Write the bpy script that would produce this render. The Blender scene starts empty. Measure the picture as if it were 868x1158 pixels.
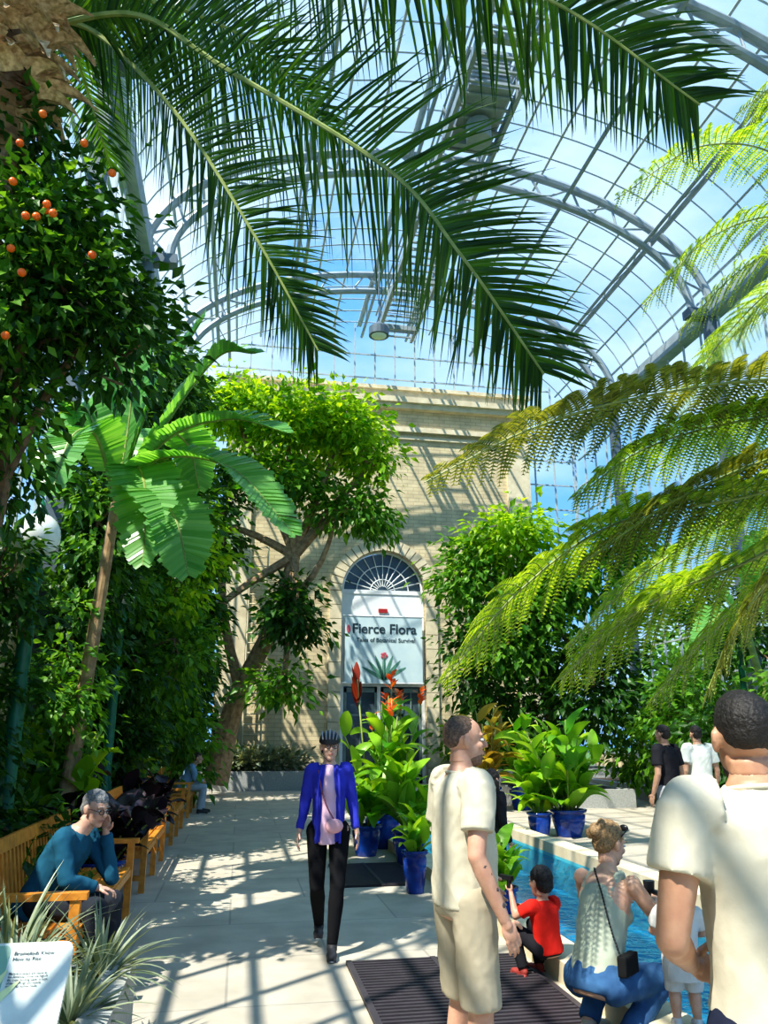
import bpy, bmesh, math, random
import numpy as np
from mathutils import Vector, Matrix, noise
random.seed(7); rng=np.random.default_rng(11)
scene=bpy.context.scene
PSI=math.radians(10.2); cs,sn=math.cos(PSI),math.sin(PSI)
def S(X,Y,Z=0.0): return Vector((X*cs+Y*sn,-X*sn+Y*cs,Z))   # survey frame (metres) -> building axes
def rad(a): return math.radians(a)
# ------------------------------------------------------------ materials
def newmat(name):
    m=bpy.data.materials.new(name); m.use_nodes=True
    nt=m.node_tree; nt.nodes.clear()
    o=nt.nodes.new('ShaderNodeOutputMaterial'); return m,nt,o
def plain(name,c,rough=0.6,c2=None,scale=8,metal=0.0,bump=0.0,emit=0,spec=0.5,detail=4,sss=0):
    m,nt,o=newmat(name); b=nt.nodes.new('ShaderNodeBsdfPrincipled')
    b.inputs['Roughness'].default_value=rough; b.inputs['Metallic'].default_value=metal
    b.inputs['Specular IOR Level'].default_value=spec
    if c2 is None: c2=tuple(x*0.8 for x in c)
    tc=nt.nodes.new('ShaderNodeTexCoord'); n=nt.nodes.new('ShaderNodeTexNoise')
    n.inputs['Scale'].default_value=scale; n.inputs['Detail'].default_value=detail
    nt.links.new(tc.outputs['Object'],n.inputs['Vector'])
    r=nt.nodes.new('ShaderNodeValToRGB'); r.color_ramp.elements[0].position=.35; r.color_ramp.elements[1].position=.65
    r.color_ramp.elements[0].color=(*c2,1); r.color_ramp.elements[1].color=(*c,1)
    nt.links.new(n.outputs['Fac'],r.inputs['Fac']); nt.links.new(r.outputs['Color'],b.inputs['Base Color'])
    if bump:
        bp=nt.nodes.new('ShaderNodeBump'); bp.inputs['Strength'].default_value=bump; bp.inputs['Distance'].default_value=.02
        nt.links.new(n.outputs['Fac'],bp.inputs['Height']); nt.links.new(bp.outputs['Normal'],b.inputs['Normal'])
    if sss:
        b.inputs['Subsurface Weight'].default_value=sss; b.inputs['Subsurface Radius'].default_value=(.02,.008,.004); b.inputs['Subsurface Scale'].default_value=1
    nt.links.new(b.outputs['BSDF'],o.inputs['Surface']); return m
def leafmat(name,c1,c2,trans=0.4,rough=0.4,tc=None):
    m,nt,o=newmat(name); b=nt.nodes.new('ShaderNodeBsdfPrincipled'); b.inputs['Roughness'].default_value=rough
    b.inputs['Specular IOR Level'].default_value=.35
    g=nt.nodes.new('ShaderNodeNewGeometry'); r=nt.nodes.new('ShaderNodeValToRGB')
    r.color_ramp.elements[0].color=(*c1,1); r.color_ramp.elements[1].color=(*c2,1)
    nt.links.new(g.outputs['Random Per Island'],r.inputs['Fac'])
    nt.links.new(r.outputs['Color'],b.inputs['Base Color'])
    t=nt.nodes.new('ShaderNodeBsdfTranslucent')
    mx=nt.nodes.new('ShaderNodeMix'); mx.data_type='RGBA'; mx.blend_type='MULTIPLY'; mx.inputs[0].default_value=1
    tcv=tc or (2.4,2.0,.8)
    mx.inputs[7].default_value=(*tcv,1)
    nt.links.new(r.outputs['Color'],mx.inputs[6]); nt.links.new(mx.outputs[2],t.inputs['Color'])
    ms=nt.nodes.new('ShaderNodeMixShader'); ms.inputs[0].default_value=trans
    nt.links.new(b.outputs['BSDF'],ms.inputs[1]); nt.links.new(t.outputs['BSDF'],ms.inputs[2])
    nt.links.new(ms.outputs[0],o.inputs['Surface']); return m
def brickmat(name,c1,c2,mortar,scale,bw,bh,ms=.015,vec='wall',bump=.3,rough=.8,off=.5,lo=.72,ns=1.7):
    m,nt,o=newmat(name); b=nt.nodes.new('ShaderNodeBsdfPrincipled'); b.inputs['Roughness'].default_value=rough
    tc=nt.nodes.new('ShaderNodeTexCoord'); sp=nt.nodes.new('ShaderNodeSeparateXYZ'); cb=nt.nodes.new('ShaderNodeCombineXYZ')
    nt.links.new(tc.outputs['Object'],sp.inputs[0])
    if vec=='wall':
        ad=nt.nodes.new('ShaderNodeMath'); ad.operation='ADD'
        nt.links.new(sp.outputs[0],ad.inputs[0]); nt.links.new(sp.outputs[1],ad.inputs[1])
        nt.links.new(ad.outputs[0],cb.inputs[0]); nt.links.new(sp.outputs[2],cb.inputs[1])
    else:
        nt.links.new(sp.outputs[0],cb.inputs[0]); nt.links.new(sp.outputs[1],cb.inputs[1])
    bt=nt.nodes.new('ShaderNodeTexBrick'); bt.inputs['Scale'].default_value=scale
    bt.inputs['Brick Width'].default_value=bw; bt.inputs['Row Height'].default_value=bh; bt.inputs['Mortar Size'].default_value=ms
    bt.offset=off
    bt.inputs['Color1'].default_value=(*c1,1); bt.inputs['Color2'].default_value=(*c2,1); bt.inputs['Mortar'].default_value=(*mortar,1)
    nt.links.new(cb.outputs[0],bt.inputs['Vector'])
    n=nt.nodes.new('ShaderNodeTexNoise'); n.inputs['Scale'].default_value=ns; n.inputs['Detail'].default_value=8
    nt.links.new(tc.outputs['Object'],n.inputs['Vector'])
    rp=nt.nodes.new('ShaderNodeValToRGB'); rp.color_ramp.elements[0].color=(lo,lo,lo,1); rp.color_ramp.elements[1].color=(1,1,1,1)
    rp.color_ramp.elements[0].position=.3; rp.color_ramp.elements[1].position=.6
    nt.links.new(n.outputs['Fac'],rp.inputs['Fac'])
    mx=nt.nodes.new('ShaderNodeMix'); mx.data_type='RGBA'; mx.blend_type='MULTIPLY'; mx.inputs[0].default_value=1
    nt.links.new(bt.outputs['Color'],mx.inputs[6]); nt.links.new(rp.outputs['Color'],mx.inputs[7])
    nt.links.new(mx.outputs[2],b.inputs['Base Color'])
    bp=nt.nodes.new('ShaderNodeBump'); bp.inputs['Strength'].default_value=bump; bp.inputs['Distance'].default_value=.01; bp.invert=True
    nt.links.new(bt.outputs['Fac'],bp.inputs['Height']); nt.links.new(bp.outputs['Normal'],b.inputs['Normal'])
    nt.links.new(b.outputs['BSDF'],o.inputs['Surface']); return m
def glassmat(name,tint=(.95,.98,1),gl=.05):
    m,nt,o=newmat(name); t=nt.nodes.new('ShaderNodeBsdfTransparent'); t.inputs[0].default_value=(*tint,1)
    g=nt.nodes.new('ShaderNodeBsdfGlossy'); g.inputs['Roughness'].default_value=.05
    ms=nt.nodes.new('ShaderNodeMixShader'); ms.inputs[0].default_value=gl
    nt.links.new(t.outputs[0],ms.inputs[1]); nt.links.new(g.outputs[0],ms.inputs[2]); nt.links.new(ms.outputs[0],o.inputs['Surface']); return m
M={}
M['wall']=brickmat('cream_brick',(.76,.63,.39),(.68,.55,.33),(.53,.43,.27),1,.42,.14,.012)
M['stone']=plain('limestone_trim',(.76,.66,.46),.8,(.60,.51,.34),3,bump=.1)
M['floor']=brickmat('flagstone',(.57,.51,.41),(.51,.455,.37),(.38,.345,.29),1,1.5,1.1,.010,vec='f',bump=.12,rough=.6,lo=.75,ns=2.5)
M['curb']=plain('grey_granite',(.42,.43,.41),.7,(.30,.31,.30),30,bump=.1)
M['steel']=plain('painted_steel',(.34,.39,.42),.5,(.25,.30,.33),3)
M['steel_dark']=plain('weathered_steel',(.13,.17,.21),.5,(.08,.11,.14),3)
M['bar']=plain('white_glazing_bar',(.44,.50,.52),.5)
M['green']=plain('green_iron_paint',(.01,.16,.08),.35)
M['glass']=glassmat('clear_glass')
M['soil']=plain('soil',(.06,.04,.02),.95,(.03,.02,.012),20,bump=.5)
M['grass']=plain('grass_ground',(.09,.2,.04),.95,(.05,.12,.03),3)
M['wood']=plain('oiled_orange_wood',(.80,.33,.05),.4,(.60,.22,.03),14)
M['bark']=plain('bark',(.24,.16,.09),.9,(.10,.065,.04),9,bump=.6)
M['bark_tan']=plain('tan_bark',(.48,.32,.18),.9,(.26,.16,.09),9,bump=.6)
M['fibre']=plain('palm_fibre',(.80,.58,.36),.9,(.40,.25,.13),25,bump=.6)
M['pot']=plain('blue_glaze',(.01,.07,.38),.12,(.01,.03,.20),6)
M['blackmetal']=plain('black_grate',(.06,.05,.06),.5)
M['orange']=plain('orange_fruit',(.95,.20,.01),.35,(.9,.13,.01))
M['white']=plain('white_paint',(.85,.86,.84),.5,(.80,.81,.8))
M['globe']=plain('opal_glass_globe',(.85,.88,.85),.2,(.8,.85,.82))
M['dark_glass']=plain('dark_glass',(.10,.14,.16),.1,(.05,.07,.09),1)
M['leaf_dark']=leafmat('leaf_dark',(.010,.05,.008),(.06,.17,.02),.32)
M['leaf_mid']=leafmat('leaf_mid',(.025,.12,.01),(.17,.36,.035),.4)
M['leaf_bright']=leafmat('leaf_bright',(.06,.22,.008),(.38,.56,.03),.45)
M['leaf_palm']=leafmat('leaf_palm',(.012,.040,.014),(.06,.13,.025),.45,.35,(2.6,2.6,.3))
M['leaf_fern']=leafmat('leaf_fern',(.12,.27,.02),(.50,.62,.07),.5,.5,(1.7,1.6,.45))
M['leaf_ferndark']=leafmat('leaf_fern_brown_green',(.08,.11,.02),(.30,.30,.07),.45,.5,(1.9,1.8,.5))  # darker brown-green fronds, the leaf's own colour
M['leaf_banana']=leafmat('leaf_banana',(.12,.34,.08),(.24,.48,.16),.4,.28,(1.9,1.8,.5))
M['leaf_canna']=leafmat('leaf_canna',(.05,.24,.012),(.34,.60,.05),.38,.35,(2.0,1.6,.5))
M['leaf_black']=leafmat('leaf_black',(.014,.010,.014),(.05,.03,.045),.1,.25)
M['leaf_grey']=leafmat('leaf_silver',(.10,.15,.09),(.35,.40,.28),.2)
M['leaf_red']=leafmat('leaf_bronze',(.12,.015,.01),(.36,.05,.02),.3)
M['leaf_yellow']=leafmat('leaf_yellow_brown',(.22,.13,.03),(.42,.40,.08),.35)
M['petal']=leafmat('petal_orange',(.85,.08,.02),(.95,.22,.03),.3,tc=(1.1,1.1,1))
M['rachis']=plain('green_stem',(.34,.38,.12),.5,(.20,.26,.06))
# ------------------------------------------------------------ mesh helpers
def nrm(a):
    return a/np.maximum(np.linalg.norm(a,axis=-1,keepdims=True),1e-9)
def mk(name,parts,mats,smooth=False,parent=None,loc=None):
    Vs=[];Fs=[];Ms=[];off=0
    for V,F,mi in parts:
        V=np.asarray(V,dtype=float).reshape(-1,3); Vs.append(V)
        if isinstance(F,np.ndarray): F=(F+off).tolist()
        else: F=[[i+off for i in f] for f in F]
        Fs+=F; Ms+= [mi]*len(F); off+=len(V)
    V=np.concatenate(Vs)
    me=bpy.data.meshes.new(name); me.from_pydata(V.tolist(),[],Fs)
    for m in mats: me.materials.append(m)
    me.polygons.foreach_set('material_index',Ms)
    if smooth: me.polygons.foreach_set('use_smooth',[True]*len(Fs))
    me.update()
    ob=bpy.data.objects.new(name,me); scene.collection.objects.link(ob)
    if parent: ob.parent=parent
    if loc is not None: ob.location=loc
    return ob
BF=[[0,1,3,2],[4,6,7,5],[0,4,5,1],[2,3,7,6],[0,2,6,4],[1,5,7,3]]
def box(c,s,mi=0,R=None):
    V=np.array([[x,y,z] for x in(-.5,.5) for y in(-.5,.5) for z in(-.5,.5)])*np.array(s)
    if R is not None: V=V@np.array(R).T
    return (V+np.array(c),BF,mi)
def box2(a,b,mi=0):
    a=np.array(a,float);b=np.array(b,float); return box((a+b)/2,np.abs(b-a),mi)
def tube(pts,r,n=8,mi=0,flat=False):
    P=np.array([list(p) for p in pts],float); k=len(P)
    R=np.ones(k)*r if np.isscalar(r) else np.interp(np.linspace(0,1,k),np.linspace(0,1,len(r)),r)
    T=np.gradient(P,axis=0); T=nrm(T)
    up=np.array([0,0,1.]) if abs(T[0][2])<.9 else np.array([1.,0,0])
    V=[]; x=nrm(np.cross(T[0],up))
    a=np.linspace(0,2*np.pi,n,endpoint=False)
    for i in range(k):
        x=nrm(x-T[i]*np.dot(x,T[i])); y=np.cross(T[i],x)
        V.append(P[i]+R[i]*(np.cos(a)[:,None]*x+np.sin(a)[:,None]*y))
    V=np.concatenate(V); F=[]
    for i in range(k-1):
        for j in range(n):
            F.append([i*n+j,i*n+(j+1)%n,(i+1)*n+(j+1)%n,(i+1)*n+j])
    F.append(list(range(n))[::-1]); F.append([(k-1)*n+j for j in range(n)])
    return (V,F,mi)
def lathe(prof,n=24,c=(0,0,0),mi=0):
    V=[];F=[];k=len(prof)
    for r,z in prof:
        for j in range(n):
            a=2*math.pi*j/n; V.append((c[0]+r*math.cos(a),c[1]+r*math.sin(a),c[2]+z))
    for i in range(k-1):
        for j in range(n): F.append([i*n+j,i*n+(j+1)%n,(i+1)*n+(j+1)%n,(i+1)*n+j])
    F.append(list(range(n))[::-1]); F.append([(k-1)*n+j for j in range(n)])
    return (V,F,mi)
def sphere(c,r,mi=0,n=12,m=8,R=None):
    r=(r,r,r) if np.isscalar(r) else r
    V=[];F=[]
    for i in range(m+1):
        th=math.pi*i/m; th=min(max(th,.02),math.pi-.02)
        for j in range(n):
            a=2*math.pi*j/n; V.append((r[0]*math.sin(th)*math.cos(a),r[1]*math.sin(th)*math.sin(a),-r[2]*math.cos(th)))
    for i in range(m):
        for j in range(n): F.append([i*n+j,i*n+(j+1)%n,(i+1)*n+(j+1)%n,(i+1)*n+j])
    F.append(list(range(n))[::-1]); F.append([m*n+j for j in range(n)])
    V=np.array(V)
    if R is not None: V=V@np.array(R).T
    return (V+np.array(c),F,mi)
def spline(pts,n):
    P=np.array([list(p) for p in pts],float)
    P=np.vstack([2*P[0]-P[1],P,2*P[-1]-P[-2]]); segs=len(P)-3; out=[]
    for u in np.linspace(0,segs-1e-6,n):
        i=int(u);t=u-i;a,b,c,d=P[i:i+4]
        out.append(.5*((2*b)+(-a+c)*t+(2*a-5*b+4*c-d)*t*t+(-a+3*b-3*c+d)*t**3))
    return np.array(out)
def inst(TV,TF,pos,Rm,sc,mi):
    TV=np.asarray(TV,float);TF=np.asarray(TF)
    V=np.einsum('nij,kj->nki',Rm,TV)*sc[:,None,None]+pos[:,None,:]
    n=len(pos);k=len(TV)
    F=(TF[None]+ (np.arange(n)*k)[:,None,None]).reshape(-1,TF.shape[1])
    return (V.reshape(-1,3),F,mi)
LEAFV=[(0,0,0),(-.26,.4,.08),(0,1,-.12),(.26,.4,.08),(0,.5,0)]; LEAFF=[[0,4,2,1],[0,3,2,4]]
def frames(d,up):
    d=nrm(d); x=nrm(np.cross(d,up)); z=np.cross(x,d); return np.stack([x,d,z],axis=2)
CX=4.85; RV=7.8; ZC=13.1; BV=4.1; YB=27.0; Y0=-6.0; XL=CX-RV; XR=CX+RV
def canopy(c,r,n,size,mi=1,ncl=None,spread=.28,down=.5,inside=True):
    c=np.array(list(c)); r=np.array(r,float); ncl=ncl or max(8,n//60)
    q=nrm(rng.normal(size=(ncl,3)))*(rng.uniform(.15,1.1,size=(ncl,1))**.6)
    cc=q*r
    w=rng.uniform(.3,1.6,ncl); idx=rng.choice(ncl,n,p=w/w.sum())
    off=rng.normal(size=(n,3))*spread*np.array([1,1,.6])
    pos=c+cc[idx]+off
    if inside:
        k=(pos[:,0]>XL+.32)&(pos[:,0]<XR-.32)&(pos[:,1]<YB-.3); pos=pos[k]; off=off[k]; idx=idx[k]; n=len(pos)
        g=c+cc; cc=cc[(g[:,0]>XL+.3)&(g[:,0]<XR-.3)&(g[:,1]<YB-.3)]
    d=nrm(off)*.8+q[idx]*.5+rng.normal(size=(n,3))*.35+np.array([0,0,-down])
    up=np.array([0,0,1.])+rng.normal(size=(n,3))*.45
    return inst(LEAFV,LEAFF,pos,frames(d,up),size*rng.uniform(.55,1.35,n),mi), (c+cc)
def tree(name,trunk,tr,can,size,bark,leaf,branch=6,extra=None,spread=.28,mats=None,inside=True):
    parts=[tube(spline(trunk,14),tr,10,0)]
    top=np.array(list(trunk[-1]))
    for cdef in can:
        c,r,n=cdef[:3]; mi=cdef[3] if len(cdef)>3 else 1
        p,cc=canopy(c,r,n,size,mi,spread=spread,inside=inside); parts.append(p)
        c=np.array(list(c)); start=top
        mid=(start+c)/2+np.array([0,0,.15])
        parts.append(tube(spline([start,mid,c],8),[tr[-1]*.8,tr[-1]*.35],7,0))
        for k in range(min(branch,len(cc))):
            e=cc[rng.integers(0,len(cc))]
            parts.append(tube(spline([c,(c+e)/2+rng.normal(size=3)*.1,e],6),[tr[-1]*.35,.008],5,0))
    if extra: parts+=extra
    return mk(name,parts,mats or [M[bark],M[leaf]])
def blades(B,D,N,L,W,g=0.0,k=5,prof=None,fold=.15,mi=0):
    B=np.asarray(B,float);M_=len(B);D=nrm(np.asarray(D,float));N=np.asarray(N,float)*np.ones((M_,3))
    L=np.asarray(L)*np.ones(M_);W=np.asarray(W)*np.ones(M_);g=np.asarray(g)*np.ones(M_)
    prof=prof or (lambda t:max(.06,math.sin(math.pi*min(1,t*.93+.05))**.7))
    P=B.copy();d=D.copy();rows=[];dn=np.array([0,0,-1.])
    for j in range(k+1):
        t=j/k; side=nrm(np.cross(d,N)); n=nrm(np.cross(side,d)); w=(W*prof(t))[:,None]
        rows+=[P-side*w/2+n*fold*w,P.copy(),P+side*w/2+n*fold*w]
        P=P+d*(L/k)[:,None]; d=nrm(d+dn*g[:,None])
    V=np.stack(rows,axis=1); m=3*(k+1); F=[]
    for j in range(k):
        a=3*j; F+=[[a,a+1,a+4,a+3],[a+1,a+2,a+5,a+4]]
    F=np.array(F); F=(F[None]+(np.arange(M_)*m)[:,None,None]).reshape(-1,4)
    return (V.reshape(-1,3),F,mi)
pal=lambda t:(.75 if t<.1 else 1.0)*max(.05,(1-t**2.2))
def curveframe(pts,n,nd=None):
    P=spline(pts,n);T=nrm(np.gradient(P,axis=0)); up=np.array([0,0,1.]) if nd is None else np.array(list(nd),float)
    Sd=nrm(np.cross(T,up)); N=np.cross(Sd,T); return P,T,Sd,N
def frond(pts,n,L,W,fwd=.55,g=.12,lift=.15,r=.03,mi=1,ms=0,t0=.12,k=5,jit=.12,prof=None,shape=None,fold=.12,nd=None):
    P,T,Sd,N=curveframe(pts,n*2,nd); parts=[tube(P,[r,r*.25],6,ms)]
    i0=int(len(P)*t0); idx=np.arange(i0,len(P)-1)
    t=(idx-i0)/max(1,len(P)-1-i0)
    sh=shape(t) if shape else (.35+.65*np.sin(np.pi*np.clip(t*.85+.12,0,1)))
    for s in(1,-1):
        D=Sd[idx]*s+T[idx]*(fwd+.7*t[:,None]**3)+N[idx]*lift+rng.normal(size=(len(idx),3))*jit
        parts.append(blades(P[idx],D,N[idx]+rng.normal(size=(len(idx),3))*.15,L*sh*rng.uniform(.9,1.1,len(idx)),W,g,k,prof or pal,fold,mi))
    return parts
def fern(pts,npin=26,L=.45,pl=.06,mi=1,ms=0,r=.014,fwd=.35,droop=.10,nd=None):
    P,T,Sd,N=curveframe(pts,npin*2+6,nd); parts=[tube(P,[r,r*.3],6,ms)]
    B=[];D=[];NN=[];LL=[]
    idx=range(5,len(P)-1)
    for i in idx:
        t=(i-5)/(len(P)-6); ln=L*(.25+.75*math.sin(math.pi*min(1,t*.80+.14)))*(1 if t<.9 else .7)*random.uniform(.88,1.08)
        for s in(1,-1):
            d=Sd[i]*s+T[i]*(fwd+.3*t)+N[i]*.05+rng.normal(size=3)*.08; d/=np.linalg.norm(d)
            m=max(6,int(ln/.022)); p=P[i].copy(); side=np.cross(d,N[i]); side/=np.linalg.norm(side)
            line=[p.copy()]
            for j in range(m):
                u=j/m; p=p+d*ln/m; d=d+np.array([0,0,-1])*droop/m*3; d/=np.linalg.norm(d)
                pll=pl*(1-u**2*.8)*(.6+.4*math.sin(math.pi*t))
                for q in(1,-1):
                    B.append(p.copy()); D.append(side*q+d*.35); NN.append(N[i]); LL.append(pll)
                line.append(p.copy())
            parts.append(tube(line[::4]+[line[-1]],[.004,.0015],3,ms))
    LL=np.array(LL)
    parts.append(blades(B,D,NN,LL,LL*.28+.006,.05,2,lambda t:(1-.75*t),.1,mi))
    return parts
def empty(name,loc=(0,0,0),rz=0,sc=1):
    e=bpy.data.objects.new(name,None); scene.collection.objects.link(e); e.location=loc; e.rotation_euler=(0,0,rz); e.scale=(sc,)*3
    e.empty_display_size=.1; return e
# ------------------------------------------------------------ room shell
PX0,PX1,PY0,PY1=2.5,4.4,2.4,14.0
def slab(xs,ys,hole,z,name,mat,th=.0):
    V=[];F=[]
    for j in range(len(ys)):
        for i in range(len(xs)): V.append((xs[i],ys[j],z))
    n=len(xs)
    for j in range(len(ys)-1):
        for i in range(n-1):
            if (i,j)==hole: continue
            F.append([j*n+i,j*n+i+1,(j+1)*n+i+1,(j+1)*n+i])
    return mk(name,[(V,F,0)],[mat])
slab([XL,PX0,PX1,XR],[Y0,PY0,PY1,YB+3],(1,1),0.0,'floor',M['floor'])
slab([-60,XL,XR,80],[-40,Y0,YB+3,90],(1,1),-.02,'lawn_ground',M['grass'])
# pool
pm,nt,o=newmat('pool_tile'); b=nt.nodes.new('ShaderNodeBsdfPrincipled'); b.inputs['Roughness'].default_value=.3
tc=nt.nodes.new('ShaderNodeTexCoord'); bt=nt.nodes.new('ShaderNodeTexBrick'); bt.offset=0; bt.inputs['Scale'].default_value=1
bt.inputs['Brick Width'].default_value=.1;bt.inputs['Row Height'].default_value=.1;bt.inputs['Mortar Size'].default_value=.004
bt.inputs['Color1'].default_value=(.0,.26,.50,1);bt.inputs['Color2'].default_value=(.0,.38,.62,1);bt.inputs['Mortar'].default_value=(.1,.5,.6,1)
nt.links.new(tc.outputs['Object'],bt.inputs['Vector']); nt.links.new(bt.outputs['Color'],b.inputs['Base Color']); nt.links.new(b.outputs[0],o.inputs[0])
mk('pool_basin',[box2((PX0,PY0,-.5),(PX1,PY1,-.4)),box2((PX0-.05,PY0,-.5),(PX0,PY1,0)),box2((PX1,PY0,-.5),(PX1+.05,PY1,0)),
   box2((PX0,PY0-.05,-.5),(PX1,PY0,0)),box2((PX0,PY1,-.5),(PX1,PY1+.05,0))],[pm])
wm,nt,o=newmat('pool_water'); t=nt.nodes.new('ShaderNodeBsdfTransparent'); t.inputs[0].default_value=(.35,.85,.95,1)
g=nt.nodes.new('ShaderNodeBsdfGlossy'); g.inputs['Roughness'].default_value=.03
fr=nt.nodes.new('ShaderNodeFresnel'); fr.inputs[0].default_value=1.33
nz=nt.nodes.new('ShaderNodeTexNoise'); nz.inputs['Scale'].default_value=9; nz.inputs['Detail'].default_value=3
tc=nt.nodes.new('ShaderNodeTexCoord'); nt.links.new(tc.outputs['Object'],nz.inputs['Vector'])
bp=nt.nodes.new('ShaderNodeBump'); bp.inputs['Strength'].default_value=1; bp.inputs['Distance'].default_value=.10
nt.links.new(nz.outputs['Fac'],bp.inputs['Height'])
for q in(g,fr): nt.links.new(bp.outputs[0],q.inputs['Normal'])
ms=nt.nodes.new('ShaderNodeMixShader'); nt.links.new(fr.outputs[0],ms.inputs[0]); nt.links.new(t.outputs[0],ms.inputs[1]); nt.links.new(g.outputs[0],ms.inputs[2]); nt.links.new(ms.outputs[0],o.inputs[0])
mk('pool_water',[([(PX0,PY0,-.04),(PX1,PY0,-.04),(PX1,PY1,-.04),(PX0,PY1,-.04)],[[0,1,2,3]],0)],[wm])
c=.28;h=.14
mk('pool_curb',[box2((PX0-c,PY0-c,0),(PX0,PY1+c,h)),box2((PX1,PY0-c,0),(PX1+c,PY1+c,h)),box2((PX0,PY0-c,0),(PX1,PY0,h)),box2((PX0,PY1,0),(PX1,PY1+c,h))],[M['stone']])
# beds
def bed(name,x0,x1,y0,y1,h=.35,w=.18):
    mk(name,[box2((x0,y0,0),(x1,y0+w,h),0),box2((x0,y1-w,0),(x1,y1,h),0),box2((x0,y0+w,0),(x0+w,y1-w,h),0),box2((x1-w,y0+w,0),(x1,y1-w,h),0),
      box2((x0+w,y0+w,0),(x1-w,y1-w,h-.05),1)],[M['curb'],M['soil']])
bed('planting_bed',XL+.1,-1.65,5.3,24.0)
bed('planting_bed',10.2,XR-.1,1.0,24.0)
bed('planting_bed',XL+.1,2.4,24.4,26.8,.55)
bed('planting_bed',6.6,XR-.1,24.4,26.8,.55)
bed('planting_bed',6.4,9.0,17.5,21.5,.4)
bed('planting_bed',-2.1,-.50,3.4,5.0,.42,.14)
# back wall
def prism(outline,y0,y1,mi=0):
    n=len(outline); V=[(x,y0,z) for x,z in outline]+[(x,y1,z) for x,z in outline]
    F=[list(range(n)),[n+i for i in range(n)][::-1]]
    for i in range(n): F.append([i,i+n,(i+1)%n+n,(i+1)%n][::1])
    return (V,F,mi)
AW=1.52; AZ=6.5
arc=[(CX-AW*math.cos(a),AZ+AW*math.sin(a)) for a in np.linspace(0,math.pi,25)]
WX0,WX1,WH=-.9,10.6,14.0
mk('wall_back',[prism([(WX0,0),(CX-AW,0)]+arc+[(CX+AW,0),(WX1,0),(WX1,WH),(WX0,WH)],YB,YB+.6)],[M['wall']])
tp=[]
for z,p,hh in((WH,.40,.22),(WH-.22,.26,.2),(WH-1.15,.2,.2),(WH-1.5,.10,.12),(9.4,.06,.0)):
    if hh: tp.append(box2((WX0-.1,YB-p,z-hh),(WX1+.1,YB+.0,z)))
tp.append(box2((WX0,YB-.02,WH),(WX1,YB+.6,WH+.4)))
tp.append(box2((WX0-.15,YB-.12,WH+.4),(WX1+.15,YB+.65,WH+.55)))
for i in range(21):
    a0=math.pi*i/21+.01; a1=math.pi*(i+1)/21-.01; r0,r1=AW,AW+.42
    pp=[(CX-r*math.cos(a),AZ+r*math.sin(a)) for r,a in((r0,a0),(r1,a0),(r1,a1),(r0,a1))]
    tp.append(prism(pp,YB-.10,YB+.02))
for s in(-1,1):
    for k in range(13):
        a,b_=sorted((CX+s*AW,CX+s*(AW+.42))); tp.append(box2((a,YB-.10,k*.5+.01),(b_,YB+.02,k*.5+.49)))
for x in(WX0+.5,WX1-.5):
    tp.append(box2((x-.45,YB-.14,0),(x+.45,YB,WH-1.5)))
mk('trim_1',tp,[M['stone']])
# entrance
e=empty('door_1',(CX,YB+.25,0))
fan=[]
for r in(1.45,.95,.45):
    fan.append(tube([(r*math.cos(a),0,AZ+.05+r*math.sin(a)) for a in np.linspace(0,math.pi,25)],.045 if r>1.4 else .022,6))
for a in np.linspace(0,math.pi,13): fan.append(tube([(.2*math.cos(a),0,AZ+.05+.2*math.sin(a)),(1.45*math.cos(a),0,AZ+.05+1.45*math.sin(a))],.02,5))
fan+= [box2((-1.5,-.06,AZ-.05),(1.5,.06,AZ+.1)),box2((-1.5,-.03,5.55),(1.5,.05,AZ-.05)),box2((-1.5,-.1,3.2),(1.5,.05,3.4)),
       box2((-1.5,-.06,0),(-1.38,.06,5.6)),box2((1.38,-.06,0),(1.5,.06,5.6)),box2((-.2,-.06,0),(-.08,.06,3.2)),box2((-1.38,.02,3.4),(1.38,.05,5.55))]
mk('frame',fan,[M['white']],parent=e)
mk('fanlight_glass',[prism([(-1.45*math.cos(a),AZ+1.45*math.sin(a)) for a in np.linspace(0,math.pi,25)],.05,.08),box2((-1.38,.0,0),(1.38,.03,3.2))],[M['dark_glass']],parent=e)
lf=[]
for x0,x1 in((-1.36,-.2),(-.06,.62),(.64,1.36)):
    lf+=[box2((x0,-.05,.02),(x0+.09,.0,3.15)),box2((x1-.09,-.05,.02),(x1,.0,3.15)),box2((x0,-.05,.02),(x1,0,.3)),box2((x0,-.05,3.0),(x1,0,3.15)),box2((x0,-.05,2.2),(x1,0,2.28)),box2(((x0+x1)/2-.02,-.05,.3),((x0+x1)/2+.02,0,3.0))]
mk('door_leaves',lf,[plain('grey_green_door',(.22,.30,.28),.4)],parent=e)
mk('exit_sign',[box2((-.16,-.12,5.78),(.16,-.06,5.92))],[plain('exit_red',(.45,.03,.03),.4)],parent=e)
bn=empty('hanging_banner',(CX,YB-.02,0))
mk('cloth',[box2((-1.38,-.02,3.3),(1.38,0,5.6))],[plain('banner_cloth',(.62,.74,.74),.7,(.50,.64,.68),1.2)],parent=bn)
mk('rail',[tube([(-1.45,-.01,5.62),(1.45,-.01,5.62)],.03),tube([(-1.45,-.01,3.3),(1.45,-.01,3.3)],.02)],[M['white']],parent=bn)
def text(body,size,loc,mat,parent,rot=(math.pi/2,0,0),name='lettering',al='LEFT',off=.014):
    cu=bpy.data.curves.new(name,'FONT'); cu.body=body; cu.size=size; cu.extrude=.003 if size>.1 else .0004; cu.offset=size*off; cu.align_x=al
    ob=bpy.data.objects.new(name,cu); scene.collection.objects.link(ob); ob.location=loc; ob.rotation_euler=rot; ob.parent=parent; cu.materials.append(mat); return ob
ink=plain('banner_ink',(.03,.06,.08),.6)
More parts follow.
